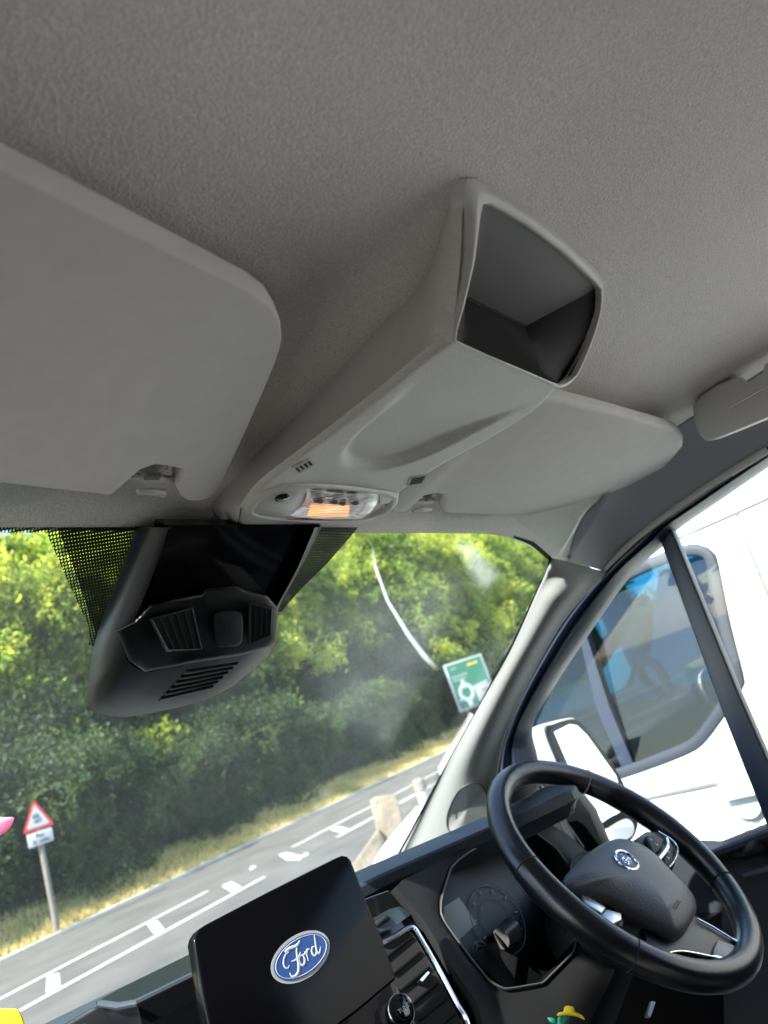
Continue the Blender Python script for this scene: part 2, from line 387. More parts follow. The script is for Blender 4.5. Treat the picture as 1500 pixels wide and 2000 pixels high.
right_px = [(1030, 770), (1100, 783), (1200, 807), (1300, 834), (1326, 843), (1336, 856), (1335, 872), (1318, 893), (1285, 925), (1250, 957), (1236, 963), (1222, 966), (1200, 985), (1178, 1003), (1166, 1010), (1150, 1012), (1050, 1009), (950, 1007), (885, 1005), (868, 1003), (861, 993), (867, 980), (867, 969), (847, 966), (830, 970), (813, 985), (800, 997), (783, 1004), (765, 1002), (750, 990), (800, 930), (900, 850)]
sv2 = visor('sun_visor', right_px, None, .214, 'driver sun visor beyond the console')
def shade_slab(px, z0, sv):
    slab('clip_shade', [vis_pt(*p, z0)+V((0, 0, .013)) for p in px], (0, 0, .004), DARKP, sv)  # dark slab painting the shade inside the visor cut-out
shade_slab([(250, 938), (274, 914), (302, 904), (334, 908), (336, 946), (262, 948)], .224, sv1)
shade_slab([(806, 990), (822, 968), (848, 962), (856, 966), (852, 992)], .214, sv2)
def clip(pxs, z0, sv, sc):
    # axle rod, its socket on the roof and the hook, inside the visor's cut-out
    (ax, ay), (bx, by), (hx0, hy0), (hx1, hy1), (dx, dy, dr) = pxs
    a, b = vis_pt(ax, ay, z0), vis_pt(bx, by, z0); up = V((0, 0, .006))
    tube('visor_rod', [a+up, a.lerp(b, .5)+up, b+up], [.0032*sc, .0036*sc, .0036*sc], PLASTIC_S, sv, seg=12)
    h = [vis_pt(hx0, hy0, z0), vis_pt(hx0*.5+hx1*.5, hy0*.5+hy1*.5-2, z0), vis_pt(hx1, hy1, z0)]
    tube('visor_hook', cr([p+V((0, 0, -.001)) for p in h], 4), [.0022]*4+[.003]*4+[.0038], PLASTIC_S, sv, seg=12)
    c = vis_pt(dx, dy, z0)+V((0, 0, .012))
    v, f = domevf(disc(c, V((1, 0, 0)), V((0, 1, 0)), dr, dr*.62, 24), V((0, -.25, -1)), .012, back=.02)
    v2, f2 = boxvf(c+V((0, -.001, -.0125)), dr*.6, dr*.28, .003)
    mk('visor_clip', *join((v, f), (v2, f2)), pm('shaded_clip_plastic', (.13, .13, .125), .4), sv, angle=60)  # clip colour darkened to carry the shade of the cut-out
clip([(262, 941), (341, 952), (268, 958), (318, 961), (296, 931, .019)], .224, sv1, 1)
clip([(810, 991), (852, 988), (806, 997), (838, 994), (838, 976, .017)], .214, sv2, .9)
a = vis_pt(1172, 1000, .214); b = at(1196, 1010, 'y', a.y+.035)
tube('visor_pivot', [a, a.lerp(b, .6), b, b+V((.004, .006, .03))], [.006, .007, .006, .007], CHROME, sv2, seg=12)

# roof console -------------------------------------------------------------
ZB = .211
Lc = [(905, 350), (878, 400), (858, 470), (836, 535), (800, 585), (755, 625), (680, 705), (600, 790), (520, 868), (445, 945), (412, 975), (404, 990)]
def roofhit(px, py):
    d = ray(px, py); lo, hi = .1, 2
    for _ in range(40):
        m = (lo+hi)/2; p = d*m
        if p.z < zr(p.x, p.y): lo = m
        else: hi = m
    return d*lo
Lp = [roofhit(*p) for p in Lc]
TR = at(1179, 548, 'z', .272)
BLp = [at(*p, 'z', ZB) for p in [(877, 664), (820, 705), (740, 770), (660, 832), (590, 885), (530, 930), (495, 962), (474, 992)]]
BRp = [at(*p, 'z', ZB) for p in [(1092, 757), (1050, 800), (984, 844), (925, 877), (871, 906), (830, 932), (791, 957), (752, 985)]]
NB = 70
L_ = resample(cr(Lp, 5), NB); BL_ = resample(cr(BLp, 5), NB); BR_ = resample(cr(BRp, 5), NB)
R_ = resample([V((2*.452-p.x, p.y, zr(2*.452-p.x, p.y))) for p in L_], NB)
_d = roofhit(1172, 552)-R_[0]; _d.z = 0
R_ = [p+_d*max(0, 1-i/28) for i, p in enumerate(R_)]; R_ = [V((p.x, p.y, zr(p.x, p.y))) for p in R_]
# scoop outline on the underside
scoop = [at(*p, 'z', ZB) for p in [(850, 700), (800, 745), (740, 808), (690, 855), (667, 884), (666, 905), (684, 917), (730, 920), (790, 908), (850, 885), (920, 850), (990, 815), (1040, 793), (1075, 770), (1000, 720)]]
scoop = cr(scoop, 4, True)
def inside_d(p, poly):
    ins = False; md = 1e9; n = len(poly)
    for i in range(n):
        a, b = poly[i], poly[(i+1) % n]
        if (a.y > p.y) != (b.y > p.y) and p.x < (b.x-a.x)*(p.y-a.y)/(b.y-a.y)+a.x: ins = not ins
        dx, dy = b.x-a.x, b.y-a.y; t = max(0, min(1, ((p.x-a.x)*dx+(p.y-a.y)*dy)/(dx*dx+dy*dy+1e-12)))
        md = min(md, math.hypot(p.x-a.x-dx*t, p.y-a.y-dy*t))
    return md if ins else -md
y0, y1 = .215, .40
rows = []; NX = 56
for i in range(NB):
    l, bl, br_, r = L_[i], BL_[i], BR_[i], R_[i]
    # console side: a soft S between roof contact and the lower edge
    row = []
    nose = sstep((i-(NB-9))/8.0)
    for k in range(12):
        t = k/12; s = t+.10*math.sin(math.pi*t)*(1-nose)
        p = l.lerp(bl, s); 
        row.append(p+V((.004*math.sin(math.pi*t), 0, 0)))
    for k in range(NX+1):
        t = k/NX; p = bl.lerp(br_, t)
        e = min(t, 1-t)*(br_-bl).length; rr = .007
        z = 0
        if e < rr: z += rr*.6*(1-math.sqrt(max(0, 1-(1-e/rr)**2)))
        d = inside_d(p, scoop)
        if d > 0: z += .0075*sstep(d/.011)*sstep((p.y-.232)/.10)
        row.append(p+V((0, 0, z)))
    for k in range(1, 9):
        row.append(br_.lerp(r, k/8)+V(((.019*max(0, 1-i/26)-.003)*math.sin(math.pi*k/8), 0, 0)))
    rows.append(row)
# nose: everything flows up to the roof along the front curve
front = resample(cr([roofhit(*p) for p in [(404, 990), (409, 1003), (440, 1012), (500, 1018), (590, 1022), (680, 1016), (735, 1002), (760, 985)]], 5), len(rows[0]))
lastr = rows[-1]
for k in range(1, 9):
    t = k/8; s = math.sin(t*math.pi/2); c = 1-math.cos(t*math.pi/2)
    rows.append([V((a.x+(b.x-a.x)*s, a.y+(b.y-a.y)*s, a.z+(b.z-a.z)*c)) for a, b in zip(lastr, front)])
v, f = loft(rows); console = mk('roof_console', v, f, PLASTIC, van, angle=50, label='grey overhead console with an open storage mouth and a reading lamp')
# mouth
m0, m1, m2 = BLp[0], BRp[0], Lp[0]
MN = (m1-m0).cross(m2-m0).normalized()
if MN.y > 0: MN = -MN
cpx = [(877, 664), (1092, 757), (929, 348), (1179, 546)]
cT = [Fv.dot(BLp[0]), Fv.dot(BRp[0]), Fv.dot(roofhit(929, 348))*.997, Fv.dot(roofhit(1179, 546))*.995]
AM = Matrix([[1, (x-1000)/100, (y-550)/100, (x-1000)*(y-550)/1e4] for x, y in cpx]); ab = AM.inverted() @ V([1/t for t in cT])
def mo(px, py, k=0):
    x, y = (px-1000)/100, (py-550)/100
    return ray(px, py)/(ab[0]+ab[1]*x+ab[2]*y+ab[3]*x*y)+MN*k
outer_px = [(905, 352), (919, 346), (931, 348), (998, 387), (1060, 429), (1121, 480), (1165, 524), (1178, 543), (1180, 558), (1171, 611), (1160, 650), (1148, 683), (1130, 724), (1112, 752), (1092, 761), (1020, 729), (940, 692), (877, 666), (884, 628), (903, 555), (912, 490), (914, 420), (910, 375)]
inner_px = [(938, 400), (946, 394), (1023, 438), (1097, 493), (1150, 543), (1168, 562), (1170, 574), (1167, 610), (1158, 643), (1144, 682), (1122, 732), (1100, 748), (1085, 750), (1020, 722), (950, 693), (882, 662), (900, 604), (922, 512), (935, 419)]
NR = 96
def startat(pts, px):
    q = mo(*px); k = min(range(len(pts)), key=lambda i: (pts[i]-q).length); return pts[k:]+pts[:k]
def ring_by_angle(px_, n, k):
    pts = [mo(*p) for p in px_]; P = []
    dense = resample(pts, 2400, True)
    c = mo(1030, 560); u = (m1-m0).normalized(); w = MN.cross(u)
    best = [(1e9, None)]*n
    for p in dense:
        a = math.atan2((p-c).dot(w), (p-c).dot(u)) % (2*math.pi); j = a/(2*math.pi)*n; jj = int(round(j)) % n; d = abs(j-round(j))
        if d < best[jj][0]: best[jj] = (d, p)
    return [b[1]+MN*k for b in best]
Ro = ring_by_angle(outer_px, NR, 0); Ri = ring_by_angle(inner_px, NR, .0015)
bk = [at(909, 583, 'z', .262), at(1025, 638, 'z', .258), at(1062, 735, 'z', .219), at(905, 668, 'z', .219)]
cU = (m1-m0).normalized(); cW = MN.cross(cU)
us = [p.dot(cU) for p in Ri]; ws = [p.dot(cW) for p in Ri]
umin, umax, wmin, wmax = min(us), max(us), min(ws), max(ws)
topw = max(ws, key=lambda x: abs(x-m2.dot(cW)) < 0) if False else None
flip = m2.dot(cW) > m0.dot(cW)
def backpt(p, t):
    a = (p.dot(cU)-umin)/(umax-umin); b = (p.dot(cW)-wmin)/(wmax-wmin)
    if flip: b = 1-b                       # b=0 top, 1 bottom
    q = bk[0].lerp(bk[1], a).lerp(bk[3].lerp(bk[2], a), b)
    # square off: push to rectangle edge
    return p.lerp(q, t)
rows = [[p-MN*.012 for p in Ro], Ro, [a.lerp(b, .5)+MN*.0018 for a, b in zip(Ro, Ri)], [a.lerp(b, .9)+MN*.001 for a, b in zip(Ro, Ri)], Ri, [p-MN*.0045 for p in Ri]]
v, f = loft(rows, closed_u=True); mk('mouth_rim', v, f, PLASTIC_S, console, angle=60)
CAV = pm('shaded_pocket', (.010, .010, .010), .5, spec=.15, bump=[(1500, .25, .0003, 'noise')])  # shade deep in the pocket put into a near-black colour
CAVT = pm('pocket_ceiling', (.10, .10, .097), .55, spec=.3, bump=[(1500, .3, .0003, 'noise')])  # lighter copy for the pocket's better lit ceiling
cpt = [mo(*p) for p in [(938, 397), (1168, 563), (1102, 747), (882, 662)]]
ci = [min(range(NR), key=lambda i: (Ri[i]-c).length) for c in cpt]
dirn = 1 if ((ci[1]-ci[0]) % NR) < NR/2 else -1
back = [None]*NR; side_of = [0]*NR
for k in range(4):
    i0, i1 = ci[k], ci[(k+1) % 4]; m_ = ((i1-i0)*dirn) % NR
    for q in range(m_+1):
        j = (i0+q*dirn) % NR; back[j] = bk[k].lerp(bk[(k+1) % 4], q/max(1, m_)); side_of[j] = k if q < m_ else side_of[j]
start = [p-MN*.0040 for p in Ri]
prow = [start]+[[a_.lerp(b_, t) for a_, b_ in zip(start, back)] for t in (.08, .3, .55, .8, 1)]
v, f = loft(prow, closed_u=True); fl_, fd_ = [], []
for q, fc_ in enumerate(f):
    j = q % NR; sd_ = side_of[j] if dirn == 1 else side_of[(j+1) % NR]
    (fl_ if sd_ == 0 else fd_).append(fc_)
fd_.append(tuple(5*NR+j for j in range(NR)))
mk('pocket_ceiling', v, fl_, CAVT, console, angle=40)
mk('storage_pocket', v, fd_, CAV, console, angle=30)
tube('pocket_seam', [bk[0]+V((0, -.002, -.001)), bk[1]+V((0, -.002, -.001))], .0005, CAV, console, seg=6)
# microphone grilles
def cplane(px, py, k=0): return at(px, py, 'z', ZB-k)
def grille(corners, n, vertical):
    q = [cplane(*p, .0006) for p in corners]
    v1 = tubevf(q, .0005, 6, closed=True); bars = []
    base = prism([p+V((0, 0, .0002)) for p in q], (0, 0, -.0003))
    mk('microphone_grille', *join(v1, base), PLASTIC_S, console)
    hs = []
    for k in range(n):
        a0, a1 = (k+.28)/n, (k+.78)/n
        A = lambda s, t: q[0].lerp(q[1], s).lerp(q[3].lerp(q[2], s), t)
        if vertical: o = [A(a0, .2), A(a1, .2), A(a1, .8), A(a0, .8)]
        else: o = [A(.12, a0), A(.88, a0), A(.88, a1), A(.12, a1)]
        hs.append(prism([p+V((0, 0, -.0004)) for p in o], (0, 0, -.0003)))
    mk('grille_slot', *join(*hs), HOLE, console, smooth=False)
grille([(572, 913), (604, 896), (614, 908), (583, 924)], 4, True)
grille([(800, 934), (836, 928), (826, 942), (795, 948)], 4, False)
# reading lamp
def lp(px, py, k=.004): return at(px, py, 'z', ZB-k)
bez = [(482, 992), (498, 972), (525, 957), (560, 949), (610, 945), (680, 950), (740, 958), (770, 964), (775, 974), (766, 990), (740, 1004), (700, 1013), (640, 1017), (570, 1014), (520, 1010), (488, 1003)]
rows = []
bp_ = cr([lp(*p, 0) for p in bez], 4, True); cc = sum(bp_, V((0, 0, 0)))/len(bp_)
for s, k in ((1.05, -.0035), (1.02, .001), (.985, .0028), (.95, .0032), (.93, .0026), (.91, -.001)):
    rows.append([cc+(p-cc)*s+V((0, 0, -k)) for p in bp_])
v, f = loft(rows, closed_u=True); mk('lamp_bezel', v, f, PLASTIC, console, angle=70)
lft = [(494, 993), (506, 975), (530, 961), (562, 952), (598, 951), (594, 968), (588, 985), (572, 1002), (556, 1010), (525, 1007), (502, 1001)]
v, f = domevf(cr([lp(*p, .002) for p in lft], 3, True), V((0, -.1, -1)), .0045, back=.004); mk('lamp_end_cap', v, f, PLASTIC_S, console, angle=60)
c = lp(552, 975, .0065); v, f = domevf(disc(c, V((1, 0, 0)), V((0, 1, .1)), .0062), V((0, -.1, -1)), .0012, back=.003)
mk('alarm_sensor', v, f, GLOSSB, console)
lensp = [(601, 951), (640, 953), (700, 958), (738, 964), (737, 975), (728, 992), (715, 1005), (690, 1013), (630, 1015), (575, 1013), (560, 1010), (576, 1001), (592, 984), (598, 966)]
lo = cr([lp(*p, .001) for p in lensp], 3, True)
mk('lamp_reflector', *prism([p+V((0, 0, .002)) for p in lo], (0, 0, .003)), LENSR, console)
v, f = domevf([p+V((0, 0, -.0015)) for p in lo], V((0, -.1, -1)), .004, back=.002); mk('lamp_lens', v, f, LENS, console, angle=60)
ri = []
for k in range(16):                        # fine moulded ribs of the lens
    t = (k+.5)/16
    a = lp(603-30*t*t*.9, 955+54*t, .0052); b = lp(735-18*t*t, 966+42*t, .0052)
    ri.append(tubevf([a.lerp(b, s)+V((0, 0, -.0012*math.sin(math.pi*s))) for s in (0.04, .3, .5, .7, .96)], .00035, 5))
mk('lens_ribs', *join(*ri), pm('lens_rib', (.30, .30, .30), .2), console)
bl = [lp(*p, .0005) for p in [(608, 985), (682, 987), (680, 1006), (600, 1006)]]
mk('bulb_glow', *prism(bl, (0, 0, -.0015)), BULB, console)
for (a, b) in ((624, 977), (653, 979), (668, 981), (693, 981)):
    c = lp(a, b, .0052); v, f = domevf(disc(c, V((1, .1, 0)), V((0, 1, .1)), .0062, .0052, 20), V((0, -.3, -1)), .004, back=.003)
    mk('lamp_button', v, f, BUTTON, console, angle=60)
mk('lamp_tab', *prism([lp(*p, .003) for p in [(741, 965), (766, 969), (768, 976), (758, 984), (742, 986)]], (0, 0, .004)), PLASTIC_S, console, bevel=.001)

# windshield frit and painted-on reflections (printed on / lying on the inner face of the glass)
def frit(name, left, right, mat, nu=10, nvv=30, period=.0025):
    A = resample([G(*p, .994) for p in left], nvv); B = resample([G(*p, .994) for p in right], nvv)
    vs, uv = [], []
    for a, b in zip(A, B):
        for j in range(nu):
            p = a.lerp(b, j/(nu-1)); q = p*(1.0); vs.append(q); uv.append((q.x/period, math.hypot(q.y, q.z)/period))
    fs = loft([vs[i*nu:(i+1)*nu] for i in range(nvv)])[1]
    return mk(name, vs, fs, mat, windshield, uv=uv)
frit('frit_band', [(112, 1030), (150, 1125), (186, 1235), (182, 1300), (172, 1370)], [(330, 1030), (300, 1125), (250, 1235), (220, 1300), (200, 1370)], FRIT)
frit('frit_fade', [(86, 1030), (128, 1125), (174, 1225), (174, 1260)], [(112, 1030), (150, 1125), (186, 1235), (184, 1262)], FRIT2, 4)
frit('frit_band', [(600, 1030), (570, 1100), (545, 1150), (535, 1195)], [(700, 1030), (640, 1100), (588, 1150), (549, 1195)], FRIT)
frit('frit_fade', [(-300, 1030), (-100, 1030), (112, 1030)], [(-300, 1042), (-100, 1041), (108, 1040)], FRIT2, 4)
frit('frit_edge', [(1004, 1046), (1043, 1058), (1082, 1092), (1007, 1254), (945, 1368), (884, 1478), (790, 1652), (745, 1735)], [(1003, 1050), (1038, 1066), (1074, 1096), (1001, 1254), (940, 1368), (879, 1478), (785, 1652), (740, 1735)], SATINB, 3, 60)
def reflection_sheet(name, left, right, mat, nvv=24, nu=7, k=.99, soft=1):
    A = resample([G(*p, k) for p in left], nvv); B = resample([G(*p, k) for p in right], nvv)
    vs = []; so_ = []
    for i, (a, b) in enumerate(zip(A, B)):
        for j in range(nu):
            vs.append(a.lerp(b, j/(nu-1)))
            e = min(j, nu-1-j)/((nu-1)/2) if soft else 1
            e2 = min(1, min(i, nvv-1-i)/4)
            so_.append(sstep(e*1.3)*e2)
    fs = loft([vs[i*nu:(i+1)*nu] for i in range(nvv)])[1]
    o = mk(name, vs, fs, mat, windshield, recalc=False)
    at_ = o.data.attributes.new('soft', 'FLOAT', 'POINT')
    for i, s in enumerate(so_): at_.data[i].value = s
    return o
SM1 = reflection_film('streak_reflection_film', .3); SM2 = reflection_film('haze_reflection_film', .028)
reflection_sheet('streak_reflection', [(722, 1062), (729, 1110), (752, 1175), (792, 1243), (826, 1290), (852, 1314)], [(728, 1060), (738, 1108), (761, 1171), (803, 1237), (838, 1281), (861, 1306)], SM1, nu=7)  # curved reflection painted on as a pale strip
reflection_sheet('haze_reflection', [(862, 1038), (895, 1090), (940, 1172)], [(925, 1038), (950, 1085), (990, 1120)], reflection_film('haze_reflection_film_b', .13))  # hazy reflection painted on as a pale sheet
reflection_sheet('haze_reflection', [(560, 1170), (560, 1300), (600, 1420), (765, 1480)], [(990, 1060), (930, 1170), (850, 1320), (775, 1440)], SM2, nu=13)  # broad faint reflection painted across the glass

# rain-sensor and mirror-mount housing on the glass ------------------------
sil = [(267, 1030), (225, 1140), (187, 1247), (173, 1330), (170, 1363), (176, 1385), (190, 1394), (215, 1399), (250, 1400), (310, 1390), (383, 1373), (443, 1347), (483, 1317), (527, 1280), (538, 1255), (541, 1225), (543, 1190), (590, 1105), (628, 1030)]
inn = [(330, 1030), (300, 1120), (262, 1215), (246, 1275), (250, 1290), (262, 1303), (283, 1311), (300, 1312), (330, 1303), (372, 1295), (420, 1288), (460, 1280), (480, 1277), (505, 1268), (522, 1255), (532, 1230), (536, 1195), (580, 1112), (615, 1030)]
NS = 90
sil3 = resample(cr([G(*p, .985) for p in sil], 4), NS); inn3 = resample(cr([G(*p, .915) for p in inn], 4), NS)
mid = [a.lerp(b, .55)*0.985 for a, b in zip(sil3, inn3)]
inn4 = [p*1.035 for p in inn3]
v, f = loft([[p*1.012 for p in sil3], sil3, [a.lerp(b, .25)*.99 for a, b in zip(sil3, inn3)], mid, inn3, inn4]); f = f+[tuple(5*NS+j for j in range(NS))]
housing = mk('sensor_housing', v, f, HOUSING, van, angle=50, label='black plastic sensor and mirror-mount housing hanging on the windscreen')
slab('housing_panel', [G(*p, .94) for p in [(320, 1025), (626, 1025), (540, 1190), (500, 1215), (280, 1230)]], V((0, .01, .01)), GLOSSB, housing)
blk = [(228, 1232), (262, 1215), (293, 1183), (330, 1172), (367, 1165), (395, 1160), (402, 1150), (463, 1146), (478, 1153), (520, 1163), (542, 1187), (538, 1253), (527, 1264), (500, 1272), (470, 1280), (370, 1295), (283, 1312), (252, 1290)]
b3 = [G(*p, .89) for p in blk]; bn = sum((p for p in b3), V((0, 0, 0))).normalized()
bc = sum(b3, V((0, 0, 0)))/len(b3)
rows = [[p*1.13 for p in b3], [p*1.01 for p in b3], b3, [bc+(p-bc)*.97-bn*.003 for p in b3], [bc+(p-bc)*.9-bn*.005 for p in b3], [bc+(p-bc)*.02-bn*.006 for p in b3]]
v, f = loft(rows, closed_u=True, cap=True); mk('sensor_block', v, f, HOUSING, housing, angle=35)
def kp(px, py, k): return G(px, py, k)
def vent(px, n, k, name):
    q = [kp(*p, k) for p in px]; A = lambda s, t: q[0].lerp(q[1], s).lerp(q[3].lerp(q[2], s), t)
    back = prism([A(0, 0), A(1, 0), A(1, 1), A(0, 1)], bn*.004)
    mk('side_vent', *back, HOLE, housing, smooth=False)
    bars = [tubevf([A((i+1)/(n+1), .02)-bn*.0006, A((i+1)/(n+1), .98)-bn*.0006], .0007, 5, flat=2.2) for i in range(n)]
    mk('vent_slat', *join(*bars), HOUSING, housing)
    fr = tubevf([p-bn*.0005 for p in q], .0016, 6, closed=True); mk('vent_frame', *fr, HOUSING, housing)
vent([(294, 1208), (374, 1188), (392, 1266), (326, 1270)], 4, .872, 'side_vent')
vent([(486, 1178), (529, 1188), (527, 1238), (486, 1256)], 3, .872, 'side_vent')
cap = cr([kp(*p, .868) for p in [(418, 1204), (428, 1196), (450, 1193), (468, 1196), (474, 1210), (474, 1245), (466, 1260), (440, 1264), (425, 1262), (420, 1240)]], 4, True)
v, f = domevf(cap, -bn, .004, back=.012); mk('round_cap', v, f, DGREY, housing, angle=60)
cp2 = [kp(*p, .884) for p in [(396, 1151), (463, 1144), (480, 1153), (482, 1262), (470, 1274), (415, 1270)]]
mk('centre_cover', *prism(cp2, bn*.02), HOUSING, housing, bevel=.003, seg=3)
lq = [kp(307, 1370, .905), kp(412, 1345, .885), kp(468, 1292, .872), kp(363, 1308, .872)]
lv = []
A = lambda s, t: lq[0].lerp(lq[3], t).lerp(lq[1].lerp(lq[2], t), s)
mk('louvre_recess', *prism([A(0, 0)*.995, A(1, 0)*.995, A(1, 1)*.995, A(0, 1)*.995], bn*.003), HOLE, housing, smooth=False)
for k in range(6):
    t = (k+.5)/6; lv.append(tubevf([A(.02, t)*.992, A(.5, t)*.992, A(.98, t)*.992], .0034, 8, flat=.6))
mk('louvre', *join(*lv), HOUSING, housing)

# pillar trim ---------------------------------------------------------------
Ag = [at(1078, 1090, 'x', .962), at(1007, 1254, 'x', .978), at(945, 1366, 'x', .99), at(884, 1476, 'x', 1.0), at(838, 1560, 'x', 1.01), at(793, 1646, 'x', 1.02), at(745, 1735, 'x', 1.03)]
Bg = [at(1182, 1116, 'x', 1.10), at(1106, 1200, 'x', 1.10), at(1048, 1296, 'x', 1.10), at(1002, 1392, 'x', 1.10), at(974, 1475, 'x', 1.10), at(968, 1560, 'x', 1.10), at(975, 1660, 'x', 1.10)]
A_ = resample(cr(Ag, 6), 40); B_ = resample(cr(Bg, 6), 40); rows = []
for i in range(40):
    a, b = A_[i], B_[i]; row = []
    for k in range(19):
        t = k/18; bul = math.sin(math.pi*min(1, t*1.0))**.8
        w = .068*math.sin(math.pi/2*min(1, t/.62))**1.1 if t < .62 else .068-.040*sstep((t-.62)/.30)
        w *= sstep(i/3); p = a.lerp(b, t); row.append(p*(1-w/p.length))
    rows.append(row)
v, f = loft(rows); pillar = mk('pillar_trim', v, f, PILLAR, van, angle=70, solid=.004, solid_off=1, label='pale grey windscreen pillar trim with a speaker grille')
def onpillar(px, py):
    d = ray(px, py); best = None
    for i in range(39):
        for j in range(18):
            for tri in ((rows[i][j], rows[i][j+1], rows[i+1][j]), (rows[i+1][j+1], rows[i+1][j], rows[i][j+1])):
                n = (tri[1]-tri[0]).cross(tri[2]-tri[0]); dn = d.dot(n)
                if abs(dn) < 1e-12: continue
                t = tri[0].dot(n)/dn; p = d*t
                ok = True
                for x in range(3):
                    if (tri[(x+1) % 3]-tri[x]).cross(p-tri[x]).dot(n) < -1e-12: ok = False; break
                if ok and (best is None or t < best): best = t
    return d*(best if best else 1.15)
gp = [(873, 1598), (878, 1578), (888, 1556), (900, 1540), (918, 1531), (938, 1531), (948, 1545), (955, 1570), (958, 1600), (930, 1625), (895, 1632), (876, 1620)]
go = cr([onpillar(*p)*.986 for p in gp], 3, True); gn = V((-.8, -.6, 0)).normalized()
v, f = domevf([p+gn*.0012 for p in go], gn, .002, back=.006, rings=6)
mk('speaker_grille', v, f, pm('speaker_mesh', (.22, .225, .22), .7, bump=[(500, .25, .0005, 'voronoi')], spec=.3), pillar, angle=60)
tube('grille_shadow_gap', [p+gn*.0014 for p in go], .0013, pm('rim_shadow_gap', (.03, .03, .03), .6), pillar, closed=True, seg=6)
gh = []
gc = sum(go, V((0, 0, 0)))/len(go); gu = V((.6, -.8, 0)).normalized(); gw = gn.cross(gu)
for i in range(-14, 15):
    for j in range(-18, 19):
        p = gc+gu*(i*.0036+(j % 2)*.0018)+gw*(j*.0031)
        loc = min(range(len(go)), key=lambda q: (go[q]-p).length)
        r_ = (go[loc]-gc).length; 
        if (p-gc).length < r_-.004:
            d_ = [p+gn*(.0062-.0002)+gu*(math.cos(a)*.0010)+gw*(math.sin(a)*.0010) for a in [math.pi/3*x for x in range(6)]]
            s = (p-gc).length/max(.001, r_); d_ = [q-gn*(.0034*s*s+.0016) for q in d_]
            gh.append((d_, [tuple(range(6))]))
mk('grille_holes', *join(*gh), pm('perforation', (.09, .09, .09), .7), pillar, smooth=False)

# grab handle ----------------------------------------------------------------
hx = .945
def hp(px, py, x=hx): return at(px, py, 'x', x)
h_o = [(1352, 795), (1372, 770), (1400, 752), (1440, 735), (1450, 748), (1458, 748), (1490, 728), (1492, 712), (1600, 655), (1600, 770), (1500, 815), (1440, 840), (1395, 858), (1378, 862), (1366, 850), (1356, 825)]
gh_ = slab('grab_handle', [hp(*p) for p in h_o], V((.035, 0, .004)), HANDLEP, van, bevel=.007, seg=4, angle=60, label='grey grab handle above the driver door')
tube('handle_ridge', [hp(*p, hx-.001) for p in [(1425, 797), (1500, 755), (1600, 700)]], .0018, CHROME, gh_, seg=6)

# door ------------------------------------------------------------------------
DX = 1.13
def dp(px, py, x=DX): return at(px, py, 'x', x)
win_in = [(1640, 815), (1500, 905), (1400, 974), (1310, 1036), (1290, 1062), (1220, 1124), (1140, 1236), (1068, 1344), (1024, 1424), (1032, 1480), (1042, 1520), (1070, 1570)]
win_out = [(1640, 790), (1500, 880), (1400, 943), (1302, 1010), (1262, 1040), (1183, 1115), (1106, 1204), (1050, 1296), (1003, 1392), (978, 1475), (972, 1540), (985, 1620)]
i3 = resample(cr([dp(*p) for p in win_in], 4), 60); o3 = resample(cr([dp(*p, 1.105) for p in win_out], 4), 60)
rows = [[p+V((.03, 0, 0)) for p in i3], i3, [a.lerp(b, .35)+V((-.012, -.002, 0)) for a, b in zip(i3, o3)], [a.lerp(b, .5)+V((-.002, 0, 0)) for a, b in zip(i3, o3)], [a.lerp(b, .75)+V((-.014, -.004, 0)) for a, b in zip(i3, o3)], o3, [p+V((.03, 0, 0)) for p in o3]]
v, f = loft(rows); door = mk('driver_door', v, f, FRAMEB, van, angle=50, label='driver door with black window frame')
tube('door_seal', [p+V((-.003, 0, 0)) for p in o3], .006, RUBBER, door, seg=8)
bar = [(1290, 1060), (1312, 1034), (1438, 1344), (1500, 1486), (1560, 1620), (1540, 1740), (1493, 1602), (1412, 1396)]
slab('window_bar', [dp(*p) for p in bar], V((.02, 0, 0)), FRAMEB, door, bevel=.003)
slab('window_pane', [dp(*p, DX+.012) for p in [(1640, 800), (1500, 895), (1310, 1030), (1220, 1118), (1136, 1230), (1060, 1344), (1015, 1430), (1025, 1600), (1180, 1780), (1395, 1672), (1500, 1630), (1640, 1575)]], V((.004, 0, 0)), DGLASS, door)
# etched mark on the pane
ET = pm('etched_mark', (.25, .3, .3), .8)
ec = dp(1452, 1593, DX+.009); eu = V((0, -1, 0)); ew = V((0, 0, 1))
eo = [tubevf(disc(ec, eu, ew, .0125, .0052, 24), .0004, 4, closed=True)]
for k, (wd, off) in enumerate(((.026, .004), (.034, .006), (.024, .004), (.02, .0))):
    y_ = -.0085-.0042*k; x_ = -wd/2+off
    rnd = random.Random(k)
    while x_ < wd/2+off:
        ln = rnd.uniform(.0018, .005); eo.append(boxvf(ec+eu*(x_+ln/2)+ew*y_, .0003, ln*.8, .0013)); x_ += ln
eo.append(tubevf(disc(ec+eu*.021+ew*(-.014), eu, ew, .0038, .0038, 16), .0004, 4, closed=True))
mk('etched_mark', *join(*eo), ET, door)
